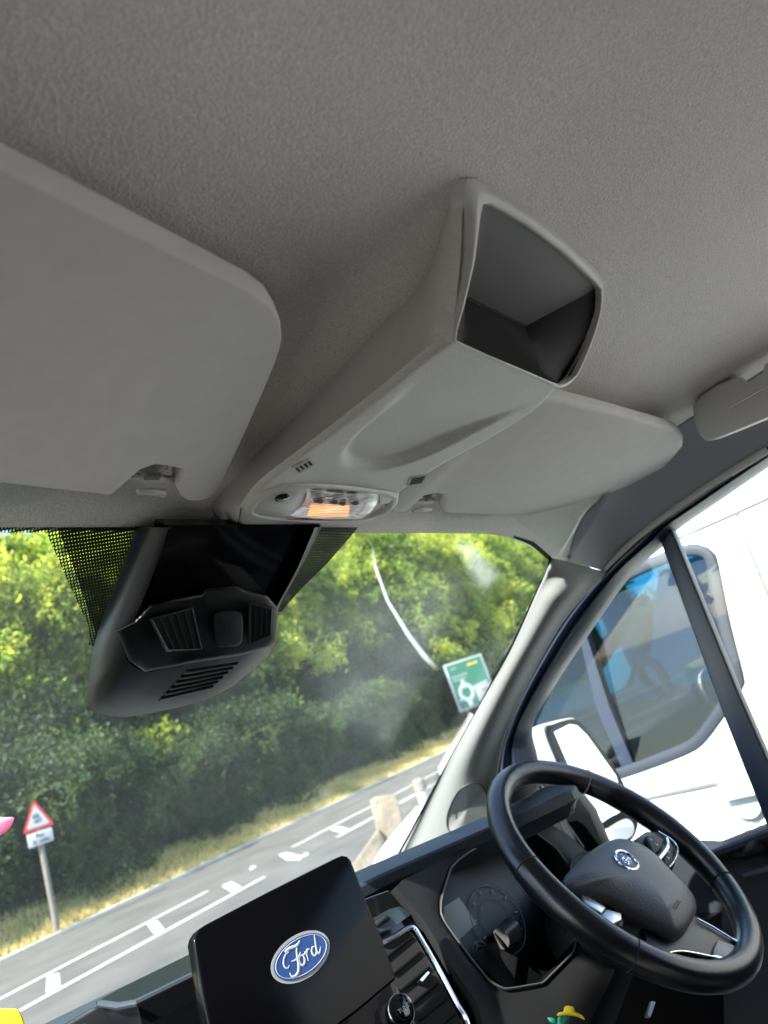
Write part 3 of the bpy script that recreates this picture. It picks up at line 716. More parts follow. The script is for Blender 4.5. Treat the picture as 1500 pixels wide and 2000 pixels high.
# door inner panel
pan = [(1385, 1668), (1500, 1624), (1640, 1570), (1640, 2300), (1150, 2300), (1000, 1900), (1100, 1700), (1250, 1660)]
NAVY = pm('door_panel_plastic', (.010, .013, .019), .5, bump=[(700, .25, .0004, 'noise')], var=(5, .1))
slab('door_panel', [dp(*p, 1.10) for p in pan], V((.06, 0, 0)), NAVY, door, bevel=.006)
tube('window_ledge', [dp(*p, 1.092) for p in [(1372, 1680), (1500, 1632), (1640, 1578)]], .008, DARKP, door, seg=8)
q = [dp(*p, 1.092) for p in [(1424, 1662), (1455, 1640), (1500, 1622), (1560, 1600), (1560, 1660), (1500, 1672), (1430, 1682)]]
slab('switch_panel', q, V((.012, 0, 0)), DARKP, door, bevel=.003)
v, f = domevf(cr([dp(*p, 1.088) for p in [(1450, 1672), (1455, 1650), (1470, 1638), (1486, 1640), (1497, 1655), (1494, 1668), (1470, 1674)]], 3, True), V((-1, 0, .2)), .012, back=.004)
mk('mirror_switch', v, f, DGREY, door, angle=60)
mk('mirror_switch_well', *prism([dp(*p, 1.0895) for p in [(1432, 1672), (1440, 1655), (1452, 1647), (1450, 1672)]], V((-.001, 0, 0))), HOLE, door)
tube('door_pull', cr([dp(*p, 1.085) for p in [(1455, 1710), (1500, 1698), (1560, 1680)]], 4), .007, NAVY, door, seg=8)
# sail panel between pillar and window
slab('sail_panel', [dp(*p, 1.10) for p in [(1040, 1500), (1076, 1560), (1116, 1546), (1150, 1590), (1180, 1660), (1172, 1690), (1100, 1720), (1030, 1640), (985, 1560)]], V((.03, 0, 0)), SATINB, door, bevel=.004)
tube('sail_edge', [dp(*p, 1.095) for p in [(1050, 1538), (1090, 1600), (1135, 1662)]], .004, DGREY, door, seg=8)
tube('sail_edge', [dp(*p, 1.094) for p in [(1060, 1536), (1101, 1598), (1140, 1655)]], .0018, CHROME, door, seg=6)

# wing mirror outside ----------------------------------------------------------
wn = V((-.35, -.93, .06)).normalized(); w0 = at(1108, 1450, 'x', 1.32)
def wp(px, py, k=0): return on(px, py, w0, wn)+wn*k
shell = cr([wp(*p) for p in [(1024, 1436), (1033, 1425), (1060, 1414), (1108, 1403), (1126, 1406), (1148, 1428), (1204, 1508), (1232, 1570), (1243, 1612), (1240, 1632), (1222, 1650), (1175, 1668), (1150, 1665), (1120, 1620), (1060, 1530)]], 4, True)
v, f = domevf(shell, -wn, .06, back=0, rings=8, power=3)
wing = mk('wing_mirror', v, f, WHITE, van, angle=60, label='white wing mirror outside the driver window')
bz = cr([wp(*p, .004) for p in [(1060, 1428), (1076, 1416), (1108, 1406), (1124, 1409), (1146, 1431), (1202, 1511), (1230, 1572), (1240, 1612), (1222, 1644), (1175, 1662), (1155, 1655), (1130, 1600), (1088, 1500)]], 4, True)
v, f = prism(bz, wn*.006); mk('mirror_bezel', v, f, SATINB, wing, bevel=.002)
g1 = [wp(*p, .0105) for p in [(1076, 1432), (1106, 1417), (1120, 1419), (1140, 1438), (1196, 1516), (1216, 1580), (1160, 1612), (1140, 1580)]]
mk('mirror_glass', *prism(g1, wn*.0012), MIRROR, wing)
g2 = cr([wp(*p, .0105) for p in [(1168, 1628), (1190, 1612), (1216, 1600), (1230, 1612), (1228, 1632), (1205, 1646), (1180, 1652), (1170, 1645)]], 3, True)
mk('mirror_glass', *prism(g2, wn*.0012), MIRROR, wing)
tube('mirror_arm', [wp(1150, 1640, -.02), wp(1120, 1670, -.02), dp(1110, 1690)], .018, SATINB, wing, seg=10)

# dashboard ---------------------------------------------------------------------
YC = [(-.2, .80), (.20, .775), (.293, .752), (.373, .723), (.568, .694), (.66, .64), (.716, .604), (.80, .575), (.83, .585), (.87, .70), (.93, .85), (1.08, .95)]
ZC = [(.80, 0), (.83, 0), (.87, -.034), (.93, -.055), (1.08, -.095)]
rows = []
for i in range(64):
    X = -.25+1.345*i/63; y = interp(YC, X)
    zc = interp(ZC, X)
    sec = [(y+.80, -.39), (y+.60, -.35), (y+.35, -.26), (y+.12, -.168), (y+.03, -.134), (y, -.130), (y-.036, -.1372), (y-.0375, -.1385), (y-.0385, -.1400), (y-.0385, -.1500), (y-.030, -.156), (y-.020, -.168), (y+.09, -.172), (y+.11, -.6)]
    rows.append([V((X, a, b+zc)) for a, b in sec])
v, f = loft(rows); dash = mk('dashboard', v, f, DASHTOP, van, angle=22, label='dark dashboard across the bottom')
# shallow tray edge on the passenger side
mk('dash_tray', *prism([at(*p, 'z', -.127) for p in [(187, 1957), (213, 1958), (247, 1958), (267, 1953), (400, 1887), (400, 1850), (377, 1860), (233, 1931)]], V((0, 0, -.02))), SATINB, dash)
tube('tray_lip', [at(*p, 'z', -.1265) for p in [(195, 1960), (233, 1965), (267, 1959), (400, 1894)]], .0028, DASHTOP, dash, seg=8)
slab('passenger_pad', [at(*p, 't', .60) for p in [(110, 2010), (190, 1962), (240, 1968), (275, 1960), (410, 1893), (430, 2080), (100, 2200)]], V((0, .05, -.01)), DARKP, dash, bevel=.004)
# driver side fascia: one plane leaning towards the driver
FP = V((.6, .60, -.17)); FN = V((-.05, -.93, .36)).normalized()
def fp(px, py, k=0): return on(px, py, FP, FN)+FN*k
open_px = [(861, 1783), (862, 1760), (867, 1738), (880, 1697), (895, 1680), (915, 1665), (963, 1636), (1000, 1622), (1040, 1622), (1085, 1655), (1120, 1700), (1140, 1760), (1120, 1860), (1060, 1920), (1010, 1929), (985, 1932), (958, 1918), (915, 1866), (868, 1800)]
out_px = [(770, 1727), (800, 1712), (870, 1676), (960, 1630), (1010, 1606), (1060, 1600), (1110, 1630), (1165, 1680), (1200, 1760), (1200, 1900), (1120, 2060), (1010, 2100), (960, 2050), (930, 1955), (880, 1885), (830, 1800), (812, 1778)]
def ang_ring(px_, c, n, k):
    dense = resample([fp(*p) for p in px_], 3000, True); c = fp(*c); u = V((1, 0, 0)); u = (u-FN*u.dot(FN)).normalized(); w = FN.cross(u)
    best = [(1e9, None)]*n
    for p in dense:
        j = (math.atan2((p-c).dot(w), (p-c).dot(u)) % (2*math.pi))/(2*math.pi)*n; jj = int(round(j)) % n; d = abs(j-round(j))
        if d < best[jj][0]: best[jj] = (d, p)
    return [b[1]+FN*k for b in best]
O = ang_ring(out_px, (980, 1780), 90, 0); I = ang_ring(open_px, (980, 1780), 90, 0)
v, f = loft([[p-FN*.02 for p in O], O, [a.lerp(b, .5)+FN*.001 for a, b in zip(O, I)], [a.lerp(b, .86) for a, b in zip(O, I)], [a.lerp(b, .97)-FN*.002 for a, b in zip(O, I)], I, [p-FN*.004 for p in I]], closed_u=True)
cl = mk('instrument_cluster', v, f, DGREY, van, angle=60, label='instrument cluster behind the steering wheel')
tube('cluster_rim', [p+FN*.0003 for p in I], .0011, pm('rim_plastic', (.05, .05, .052), .4), cl, seg=6, closed=True)
v, f = loft([[p-FN*.003 for p in I], [p-FN*.034 for p in I]], closed_u=True); f = f+[tuple(90+j for j in range(90))]
mk('cluster_bowl', v, f, SATINB, cl, angle=40)
def cf(px, py, k=-.0325): return on(px, py, FP+FN*k, FN)
mk('trip_display', *prism([cf(*p) for p in [(866, 1772), (896, 1753), (930, 1805), (894, 1838), (864, 1800)]], FN*.001), pm('lcd_grey', (.17, .19, .17), .4), cl)
u_ = V((1, 0, 0)); u_ = (u_-FN*u_.dot(FN)).normalized(); w_ = FN.cross(u_)*-1
if w_.z < 0: w_ = -w_
GREYT = pm('dial_print', (.25, .25, .25), .5)
def gauge(cx, cy, r, n):
    c = cf(cx, cy, -.0315); t = [tubevf(disc(c, u_, w_, r, r, 40), .0005, 5, closed=True), tubevf(disc(c, u_, w_, r*.62, r*.62, 36), .0004, 5, closed=True)]
    for k in range(n):
        a = rad(225-270*k/(n-1)); d_ = u_*math.cos(a)+w_*math.sin(a)
        t.append(boxvf(c+d_*r*.84, .0035, .0014, .0006, d_, FN.cross(d_), FN))
    return t
mk('gauge_dial', *join(*gauge(972, 1795, .037, 9)), GREYT, cl)
for k in range(5):
    a = rad(150-k*60); text('dial_numeral', str(40*(k+1)), cf(972, 1795, -.071)+u_*math.cos(a)*.025+w_*math.sin(a)*.025, u_, w_, .006, GREYT, cl) if False else None
mk('gauge_dial', *join(*gauge(942, 1862, .012, 5)), GREYT, cl)
mk('cluster_shelf', *prism([cf(*p, -.031) for p in [(915, 1868), (960, 1840), (1010, 1870), (1000, 1935), (975, 1928)]], FN*.003), DGREY, cl, bevel=.001)
# centre stack
stack = slab('centre_stack', [fp(*p, -.012) for p in [(640, 1770), (720, 1745), (770, 1727), (812, 1778), (830, 1800), (880, 1885), (932, 1955), (965, 2060), (960, 2200), (600, 2200)]], FN*-.05, GLOSSB, van, bevel=.002, label='gloss black centre stack with air vent and knob')
chr_ = [(752, 1834), (780, 1820), (800, 1807), (812, 1803), (820, 1806), (826, 1816), (850, 1856), (880, 1910), (904, 1955), (922, 1986), (930, 2030)]
tube('vent_frame', cr([fp(*p, -.010) for p in chr_], 4), .0034, CHROME, stack, seg=8, flat=.8)
mk('vent_cavity', *prism([fp(*p, -.0115) for p in [(752, 1842), (810, 1810), (822, 1822), (880, 1920), (918, 1998), (925, 2060), (830, 2060), (790, 1960), (770, 1900)]], FN*.0006), HOLE, stack)
sl_ = []
for k in range(7):
    a = (762+17*k, 1866+30*k); b = (815+17*k, 1822+30*k)
    sl_.append(tubevf([fp(*a, -.0095), fp(*b, -.0095)], .0009, 5, flat=2))
mk('vent_slat', *join(*sl_), SATINB, stack)
mk('vent_tab', *prism([fp(*p, -.006) for p in [(822, 1912), (842, 1890), (850, 1894), (832, 1918)]], FN*-.006), SATINB, stack, bevel=.001)
mk('vent_tab_insert', *prism([fp(*p, -.0055) for p in [(826, 1909), (841, 1893), (845, 1895), (831, 1912)]], FN*-.001), pm('pale_blue_plastic', (.35, .5, .65), .3), stack)
mk('switch_well', *prism([fp(*p, -.0095) for p in [(733, 1787), (770, 1767), (790, 1762), (812, 1778), (780, 1800), (742, 1815)]], FN*-.006), pm('switch_gloss', (.02, .03, .035), .12), stack)
v, f = domevf(cr([fp(*p, -.009) for p in [(738, 1795), (750, 1786), (762, 1780), (770, 1785), (766, 1793), (745, 1804)]], 3, True), FN, .004, back=.003); mk('rocker_switch', v, f, DGREY, stack, angle=60)
# tune knob
kc = fp(779, 1977, .006)
v, f = domevf(disc(kc, u_, w_, .0125, .0125), FN, .003, back=.018); knob = mk('tuning_knob', v, f, GLOSSB, stack, angle=50)
tube('knob_ring', disc(kc-FN*.001, u_, w_, .0130, .0130), .0008, CHROME, stack, closed=True, seg=8)
tube('knob_ring', disc(kc+FN*.0024, u_, w_, .0085, .0085), .0003, DGREY, stack, closed=True, seg=6)
text('knob_lettering', 'TUNE', kc+FN*.0036, u_, w_, .0052, pm('print_grey', (.35, .35, .36), .5), stack, extrude=.0001)
tube('stack_trim', [fp(*p, -.009) for p in [(781, 1921), (800, 1955), (815, 1985), (830, 2020)]], .0012, CHROME, stack, seg=6)

# touchscreen --------------------------------------------------------------------
SP = V((.45, .65, -.12))*.875; SN = V((.0, -.965, .26)).normalized()
def sp(px, py, k=0): return on(px, py, SP, SN)+SN*k
scr = [(379, 1838), (382, 1825), (389, 1814), (402, 1805), (530, 1738), (658, 1674), (668, 1670), (678, 1671), (686, 1679), (716, 1756), (750, 1840), (775, 1912), (700, 1975), (600, 2050), (500, 2130), (440, 2160), (400, 1960)]
ts = slab('touchscreen', [sp(*p) for p in scr], SN*-.014, PIANO, van, bevel=.0022, seg=4, angle=50, label='black touchscreen showing a blue oval logo')
tube('screen_edge', cr([sp(*p, -.006) for p in [(385, 1870), (390, 1905), (400, 1960), (416, 2040)]], 4), .0022, CHROME, ts, seg=8) if False else None
su = V((1, 0, 0)); sw = SN.cross(su)
if sw.z < 0: sw = -sw
la, lb = sp(538, 1905), sp(640, 1832)
lc = (la+lb)/2; ea = (lb-la).length/2*1.02; eb = ea*.43
eu_ = (lb-la).normalized(); ang = eu_.dot(su)
LOGO_S = emis('logo_silver', (.24, .24, .26), .02); LOGO_B = emis('logo_blue', (.002, .028, .14), .10); LOGO_W = emis('logo_white', (.32, .36, .42), .03)
c0 = sp(588, 1868)
EA, EB = .0300, .0160
def ell(a, b, k): return disc(c0+SN*k, su, sw, a, b, 56)
mk('logo_border', *prism(ell(EA, EB, .0003), SN*.0003), LOGO_S, ts, smooth=False)
mk('logo_field', *prism(ell(EA*.92, EB*.86, .0008), SN*.0003), LOGO_B, ts, smooth=False)
tube('logo_line', ell(EA*.87, EB*.78, .0012), .00028, LOGO_W, ts, closed=True, seg=5)
# the script lettering, drawn as strokes in units of the oval (-1..1 wide, +-.43 high)
def script_strokes():
    return [
        ([(-.30, .235), (-.38, .285), (-.22, .30), (-.05, .27), (.06, .29), (.14, .335)], .030),                  # F top flag
        ([(-.30, .235), (-.44, .21), (-.55, .10), (-.57, -.01), (-.50, -.07), (-.43, -.03)], .018),               # left curl
        ([(.02, .275), (-.07, .16), (-.13, 0), (-.19, -.17), (-.28, -.28), (-.40, -.31), (-.49, -.27), (-.50, -.18)], .026),
        ([(-.33, .02), (-.20, .0), (-.02, .05), (.02, .10)], .017),                                               # cross bar
        ([(-.01, .02), (-.09, -.02), (-.12, -.11), (-.08, -.19), (0, -.18), (.06, -.09), (.05, .0), (-.01, .02)], .022),   # o
        ([(.04, .02), (.12, .0), (.17, .03), (.17, -.04), (.14, -.18)], .020),                                      # r stem
        ([(.17, -.03), (.24, .05), (.31, .04)], .022),
        ([(.50, .02), (.42, .04), (.35, -.03), (.35, -.12), (.41, -.16), (.47, -.11), (.52, .0)], .022),              # d bowl
        ([(.63, .28), (.57, .12), (.50, -.08), (.52, -.16), (.58, -.14), (.66, -.05)], .022)]                         # d stem
def script(c, u, w, n, scale, mat, parent, name, lift=.0014):
    parts = []
    for pts, r in script_strokes():
        path = cr([V(c)+u*(x*scale*1.02-.02*scale)+w*(y*scale*1.05)+n*lift for x, y in pts], 5)
        m = len(path); rr = [r*scale*(.55+.9*math.sin(math.pi*min(1, max(0, (i+.6)/(m+.2))))) for i in range(m)]
        parts.append(tubevf(path, rr, 8, flat=.25, upv=n))
    return mk(name, *join(*parts), mat, parent)
script(c0, su, sw, SN, EA, LOGO_W, ts, 'logo_lettering')

# steering wheel --------------------------------------------------------------------
na, ne = rad(7.3), rad(39.4)
WN = V((math.sin(na)*math.cos(ne), -math.cos(na)*math.cos(ne), math.sin(ne))); WC = V((.790, .508, -.221))
WU = V((0, 0, 1)).cross(WN).normalized(); WU = WU if WU.x > 0 else -WU
WV = WN.cross(WU); WV = WV if WV.z > 0 else -WV
def wh(px, py, k=0): return on(px, py, WC+WN*k, WN)
def wc(x, y, k=0): return WC+WU*x+WV*y+WN*k
RM = .1505
wheel_path = [wc(math.cos(a)*RM, math.sin(a)*RM) for a in [2*math.pi*k/96 for k in range(96)]]
wr = [.0142+.0012*max(0, math.cos(2*(2*math.pi*k/96)))**2 for k in range(96)]
v, f = tubevf(wheel_path, wr, 18, closed=True, flat=1.12, upv=WN)
sw_ = mk('steering_wheel', v, f, LEATHER, van, angle=80, label='black leather steering wheel with four button pods')
for a in (rad(38), rad(158), rad(205), rad(318)):
    c = wc(math.cos(a)*RM, math.sin(a)*RM); d = WU*math.cos(a)+WV*math.sin(a)
    tube('wheel_seam', [c+d*(math.cos(b)*.0152)+WN*(math.sin(b)*.0166) for b in [2*math.pi*k/20 for k in range(20)]], .0006, HOLE, sw_, closed=True, seg=5)
pad_px = [(1102, 1722), (1108, 1706), (1140, 1674), (1180, 1646), (1212, 1638), (1240, 1644), (1264, 1656), (1290, 1678), (1316, 1706), (1350, 1742), (1360, 1768), (1356, 1790), (1342, 1812), (1328, 1821), (1314, 1819), (1260, 1790), (1220, 1768), (1190, 1752), (1150, 1742), (1114, 1737)]
padp = cr([wh(*p, .012) for p in pad_px], 4, True)
v, f = domevf(padp, WN, .016, rings=12, back=.03, power=3.2); mk('airbag_cover', v, f, PAD, sw_, angle=60)
ec_ = wh(1223, 1681, .027)
v, f = domevf(disc(ec_, WU, WV, .0145, .0145*.62*1.35), WN, .001, back=.004); mk('emblem_disc', v, f, BLUE, sw_)
tube('emblem_ring', disc(ec_+WN*.0008, WU, WV, .0152, .0152*.62*1.35), .0016, CHROME, sw_, closed=True, seg=8)
script(ec_, WU, WV, WN, .013, CHROME, sw_, 'emblem_lettering', lift=.0016)
text('airbag_lettering', 'AIRBAG', wh(1322, 1767, .0285), WU, WV, .0068, pm('embossed', (.018, .018, .022), .6), sw_, extrude=.0002)
# spokes
def spoke(px, k, mat, name, ext=.012, bevel=.003): return mk(name, *prism([wh(*p, k) for p in px], WN*-ext), mat, sw_, bevel=bevel)
spoke([(1236, 1640), (1262, 1622), (1290, 1624), (1312, 1640), (1326, 1662), (1318, 1690), (1300, 1702), (1270, 1668)], .004, SATINB, 'wheel_spoke')
spoke([(1120, 1738), (1160, 1744), (1200, 1758), (1228, 1776), (1218, 1812), (1185, 1800), (1120, 1760)], .002, SATINB, 'wheel_spoke')
spoke([(1250, 1785), (1356, 1785), (1400, 1812), (1452, 1846), (1462, 1862), (1440, 1884), (1340, 1860), (1300, 1862), (1265, 1872)], .0, SATINB, 'wheel_spoke', .02)
spoke([(1395, 1850), (1402, 1835), (1440, 1848), (1449, 1862), (1434, 1872), (1392, 1864)], .003, pm('slate_insert', (.05, .065, .085), .35), 'spoke_insert', .004, .001)
tube('spoke_trim', cr([wh(*p, .002) for p in [(1268, 1872), (1309, 1860), (1340, 1858), (1400, 1870), (1436, 1880), (1456, 1865), (1450, 1848), (1400, 1815), (1362, 1794)]], 4), [.0008]*12+[.0022]*8+[.0026]*6+[.001]*7, CHROME, sw_, seg=8)
tube('button_trim', cr([wh(*p, .012) for p in [(1302, 1638), (1304, 1655), (1288, 1678)]], 4), .0022, CHROME, sw_, seg=8)
tube('button_trim', cr([wh(*p, .008) for p in [(1285, 1624), (1312, 1641), (1324, 1658), (1318, 1680), (1308, 1694)]], 4), .0012, CHROME, sw_, seg=8)
mk('wheel_button', *prism([wh(*p, .010) for p in [(1260, 1632), (1285, 1630), (1298, 1640), (1294, 1655), (1278, 1668)]], WN*-.006), DGREY, sw_, bevel=.002)
mk('wheel_button', *prism([wh(*p, .010) for p in [(1308, 1645), (1317, 1655), (1312, 1680), (1302, 1690), (1294, 1680)]], WN*-.006), DGREY, sw_, bevel=.002)
SILV = pm('button_silver', (.42, .42, .41), .28, .8)
mk('wheel_button', *prism([wh(*p, .010) for p in [(1172, 1786), (1184, 1774), (1215, 1782), (1216, 1796), (1200, 1804), (1182, 1798)]], WN*-.01), SILV, sw_, bevel=.002)
mk('wheel_button', *prism([wh(*p, .008) for p in [(1134, 1746), (1150, 1750), (1186, 1772), (1176, 1784), (1140, 1764)]], WN*-.008), SILV, sw_, bevel=.002)
pr = []
for (a_, b_) in ((1272, 1640), (1284, 1650), (1306, 1664), (1306, 1676)):
    c = wh(a_, b_, .0103); pr.append(boxvf(c, .0042, .0012, .0003, WU, WV, WN)); pr.append(boxvf(c+WV*.0022, .0012, .002, .0003, WU, WV, WN))
mk('button_print', *join(*pr), pm('print_white', (.5, .5, .5), .5), sw_, smooth=False)
# column shroud and stalk
rows = []
for k in range(8):
    t = k/7; c = WC-WN*(.025+.16*t)+V((0, 0, -.012)); rr = .052+.02*t
    rows.append([c+WU*(math.cos(a)*rr*1.15)+WV*(math.sin(a)*rr) for a in [2*math.pi*j/32 for j in range(32)]])
v, f = loft(rows, closed_u=True, cap=True); col = mk('steering_column', v, f, DARKP, van, angle=50, label='black steering column shroud')
sp0 = at(1020, 1832, 't', .80); sp1 = at(976, 1828, 't', .77); 
stalk_mat = pm('stalk_plastic', (.05, .05, .048), .35)
v1 = tubevf([at(1035, 1838, 't', .84), at(1010, 1832, 't', .81), at(990, 1820, 't', .79)], [.008, .009, .010], 14)
v2 = tubevf([at(1000, 1815, 't', .79), at(978, 1834, 't', .77)], [.012, .0105], 18)
mk('indicator_stalk', *join(v1, v2), stalk_mat, col, angle=60)
v, f = domevf(disc(at(977, 1838, 't', .766), V((.8, .6, 0)), V((-.2, .25, .95)), .0100, .0100), -ray(977, 1838), .003, back=.004); mk('stalk_end', v, f, SATINB, col)
# right hand cheek of the binnacle, air outlet and defrost rail
slab('dash_cheek', [at(*p, 'x', 1.0) for p in [(1010, 1585), (1060, 1568), (1078, 1580), (1110, 1640), (1128, 1690), (1090, 1668), (1050, 1640), (1010, 1622)]], V((.05, .02, 0)), DGREY, dash, bevel=.004)
tube('release_lever', [at(1264, 1986, 't', .8), at(1274, 1958, 't', .82)], .004, SILV, col, seg=8, flat=.4)
# lower dash, dark knee area below the wheel
slab('knee_panel', [at(*p, 't', 1.05) for p in [(930, 1960), (1130, 1930), (1560, 1700), (1700, 2300), (800, 2300)]], V((0, .04, 0)), SATINB, van, bevel=0)
# bonnet edge outside the glass
rows = []
for k in range(16):
    X = -.3+1.4*k/15; q_ = (X-XC)/.7
    rows.append([V((X, yg(X, -.26)+.02+.7*j/8-.10*q_*q_, -.40-.16*(j/8)**1.5-.04*q_*q_)) for j in range(9)])
v, f = loft(rows); mk('bonnet', v, f, WHITE, van, solid=.01)
slab('front_wing', [at(*p, 't', 1.75) for p in [(750, 1692), (772, 1655), (802, 1618), (828, 1588), (842, 1572), (806, 1650), (770, 1710)]], V((.05, .1, 0)), WHITE, van, bevel=.01)
BULK = pm('bulkhead_trim', (.16, .16, .16), .8)
slab('bulkhead', [V((-.24, -1.15, -.9)), V((1.13, -1.15, -.9)), V((1.13, -1.15, .3)), V((-.24, -1.15, .3))], V((0, -.03, 0)), BULK, van)
slab('blanked_passenger_door', [V((-.25, -1.15, -.9)), V((-.25, 1.25, -.9)), V((-.25, 1.25, -.34)), V((-.25, .34, -.33)), V((-.25, .24, .2)), V((-.25, -1.15, .26))], V((-.05, 0, 0)), NAVY, van)  # unseen door, its window filled in to cut light from the left
slab('rear_side_trim', [V((1.12, -1.15, -.9)), V((1.12, .35, -.9)), V((1.12, .35, -.36)), V((1.12, -.85, -.33)), V((1.12, -.92, .2)), V((1.12, -1.15, .26))], V((.05, 0, 0)), NAVY, van)
for x in (.02, .82):
    st = slab('seat', [V((x-.22, -.75, -.75)), V((x-.22, -.15, -.75)), V((x-.22, -.1, -.5)), V((x-.22, -.55, -.45)), V((x-.22, -.72, -.12)), V((x-.22, -.88, -.12))], V((.42, 0, 0)), DARKP, van, bevel=.03)
# footwell floor and seat base so that the cab is not open underneath
slab('cab_floor', [V((-.5, .1, -.9)), V((1.12, .1, -.9)), V((1.12, 1.2, -.9)), V((-.5, 1.2, -.9))], V((0, 0, -.05)), DARKP, van)

# ------------------------------------------------------------------ loose things in the cab
PINK = pm('pink_plastic', (.75, .16, .30), .35); YEL = pm('yellow_plastic', (.85, .68, .02), .35); GRN = pm('green_plastic', (.01, .16, .09), .4)
fl = empty('toy_flower', at(-25, 2050, 't', .62), label='toy flower with a pink petal and a yellow pot at the left edge', cat='toy')
def tp(px, py, k=.62): return at(px, py, 't', k)
pet = [(-60, 1590), (-20, 1594), (10, 1596), (25, 1596), (27, 1601), (20, 1616), (8, 1627), (-20, 1640), (-60, 1640)]
n_ = -ray(0, 1610).normalized()
v, f = domevf(cr([tp(*p) for p in pet], 3, True), n_, .002, back=.003); mk('petal', v, f, PINK, fl)
for k in range(5):
    a = rad(60+55*k); c = tp(-115, 1615)+Rv*(math.cos(a)*.03)+Uv*(math.sin(a)*.03)
    v, f = domevf(disc(c, Rv*math.cos(a)+Uv*math.sin(a), Uv*math.cos(a)-Rv*math.sin(a), .022, .013, 18), n_, .002, back=.003); mk('petal', v, f, PINK, fl)
tube('stem', [tp(-115, 1620, .63), tp(-80, 1800, .63), tp(-25, 1985, .63)], .003, GRN, fl)
pot = cr([tp(*p) for p in [(-80, 1972), (0, 1969), (36, 1970), (44, 1985), (56, 2020), (60, 2070), (-80, 2080)]], 1, True)
mk('pot', *prism(pot, ray(0, 2000)*.05), YEL, fl, bevel=.003)
kr = empty('key_ornament', at(1095, 2010, 't', .72), label='small green ornament with a yellow dome at the bottom edge', cat='ornament')
n_ = -ray(1100, 1980).normalized()
v, f = domevf(cr([at(*p, 't', .70) for p in [(1088, 1984), (1092, 1977), (1100, 1976), (1102, 1967), (1110, 1964), (1120, 1967), (1124, 1976), (1136, 1982), (1142, 1992), (1128, 1986), (1108, 1983)]], 3, True), n_, .003, back=.003); mk('yellow_cap', v, f, YEL, kr)
v, f = domevf(cr([at(*p, 't', .705) for p in [(1089, 1990), (1096, 1984), (1110, 1983), (1112, 1995), (1108, 2020), (1092, 2020)]], 3, True), n_, .003, back=.003); mk('green_leaf', v, f, GRN, kr)
v, f = domevf(cr([at(*p, 't', .705) for p in [(1056, 1994), (1064, 1988), (1078, 1988), (1086, 1994), (1088, 2010), (1070, 2020), (1056, 2012)]], 3, True), n_, .003, back=.003); mk('green_leaf', v, f, GRN, kr)

# ------------------------------------------------------------------ the other van
OX = 1.90
def op(px, py, x=OX): return at(px, py, 'x', x)
ov = empty('parked_van', (OX, .6, -H), label='white van parked close alongside, beyond the driver door glass', cat='van')
wpx = [(1150, 1156), (1215, 1128), (1292, 1092), (1335, 1077), (1362, 1074), (1380, 1080), (1390, 1096), (1416, 1220), (1441, 1318), (1441, 1336), (1424, 1364), (1398, 1402), (1372, 1438), (1345, 1460), (1280, 1487), (1208, 1512), (1130, 1536), (1050, 1560), (1000, 1572), (980, 1560), (1000, 1450), (1090, 1230)]
wout = resample(cr([op(*p) for p in wpx], 4, True), 120, True)
def side_x(z):
    # barrel section of the body side: leans in towards the roof, waist crease low down
    return interp([(-1.2, .05), (-.85, .02), (-.52, .0), (-.47, .028), (-.44, .004), (-.30, -.01), (.18, .015), (.215, .03), (.238, .06), (.25, .12)], z)
def bodyp(y, z): return V((OX+side_x(z), y, z))
cW2 = sum(wout, V((0, 0, 0)))/len(wout)
# ring: window outline -> rectangle around it
rect = []
Y0, Y1, Z0, Z1 = .40, 1.75, -.40, .205
def front_y(z): return 1.20+(.2-z)*.78
for p in wout:
    d = p-cW2; k = 1e9
    if d.y > 1e-9: k = min(k, (Y1-cW2.y)/d.y)
    if d.y < -1e-9: k = min(k, (Y0-cW2.y)/d.y)
    if d.z > 1e-9: k = min(k, (Z1-cW2.z)/d.z)
    if d.z < -1e-9: k = min(k, (Z0-cW2.z)/d.z)
    rect.append((cW2.y+d.y*k, cW2.z+d.z*k))
for cy, cz in ((Y0, Z0), (Y0, Z1), (Y1, Z0), (Y1, Z1)):
    j = min(range(len(rect)), key=lambda q: abs(rect[q][0]-cy)+abs(rect[q][1]-cz)); rect[j] = (cy, cz)
rows = [[p+V((.03, 0, 0)) for p in wout], wout]
for t in (.15, .4, .7, 1):
    rows.append([bodyp(p.y+(r[0]-p.y)*t, p.z+(r[1]-p.z)*t)*1 if t > .3 else V((OX+side_x(p.z)*t*2, p.y+(r[0]-p.y)*t, p.z+(r[1]-p.z)*t)) for p, r in zip(wout, rect)])
rows = [[V((p.x, min(p.y, front_y(p.z)), p.z)) if i > 1 else p for p in r] for i, r in enumerate(rows)]
parts = [loft(rows, closed_u=True)]
def grid(y0, y1, z0, z1, ny, nz): return loft([[bodyp(y0+(y1-y0)*i/ny, z0+(z1-z0)*j/nz) for i in range(ny+1)] for j in range(nz+1)])
parts += [grid(-4, Y0, -1.1, .25, 20, 60), grid(Y0, Y1, -1.1, Z0, 10, 30), grid(Y0, 1.18, Z1, .25, 10, 8), grid(Y1, 2.3, -1.1, -.5, 6, 30)]
parts.append(loft([[V((OX+.12+.9*j/10, -4+(1.17+4)*i/30, .25+.03*math.sin(math.pi*min(1, j/10)))) for i in range(31)] for j in range(11)]))
mk('body', *join(*parts), WHITE, ov, angle=35, solid=.004, solid_off=1)
tube('window_seal', [p+V((-.004, 0, 0)) for p in wout], .016, pm('window_seal', (.018, .022, .032), .5), ov, closed=True, seg=8, flat=.5, upv=(1, 0, 0))
OG = glassmat('van_side_glass', (.09, .28, .40), .8)
ins = [V((OX+.018+.10*(p.z+.3), p.y, p.z)) for p in wout]
mk('side_glass', *prism(ins, (.004, 0, 0)), OG, ov, smooth=False)
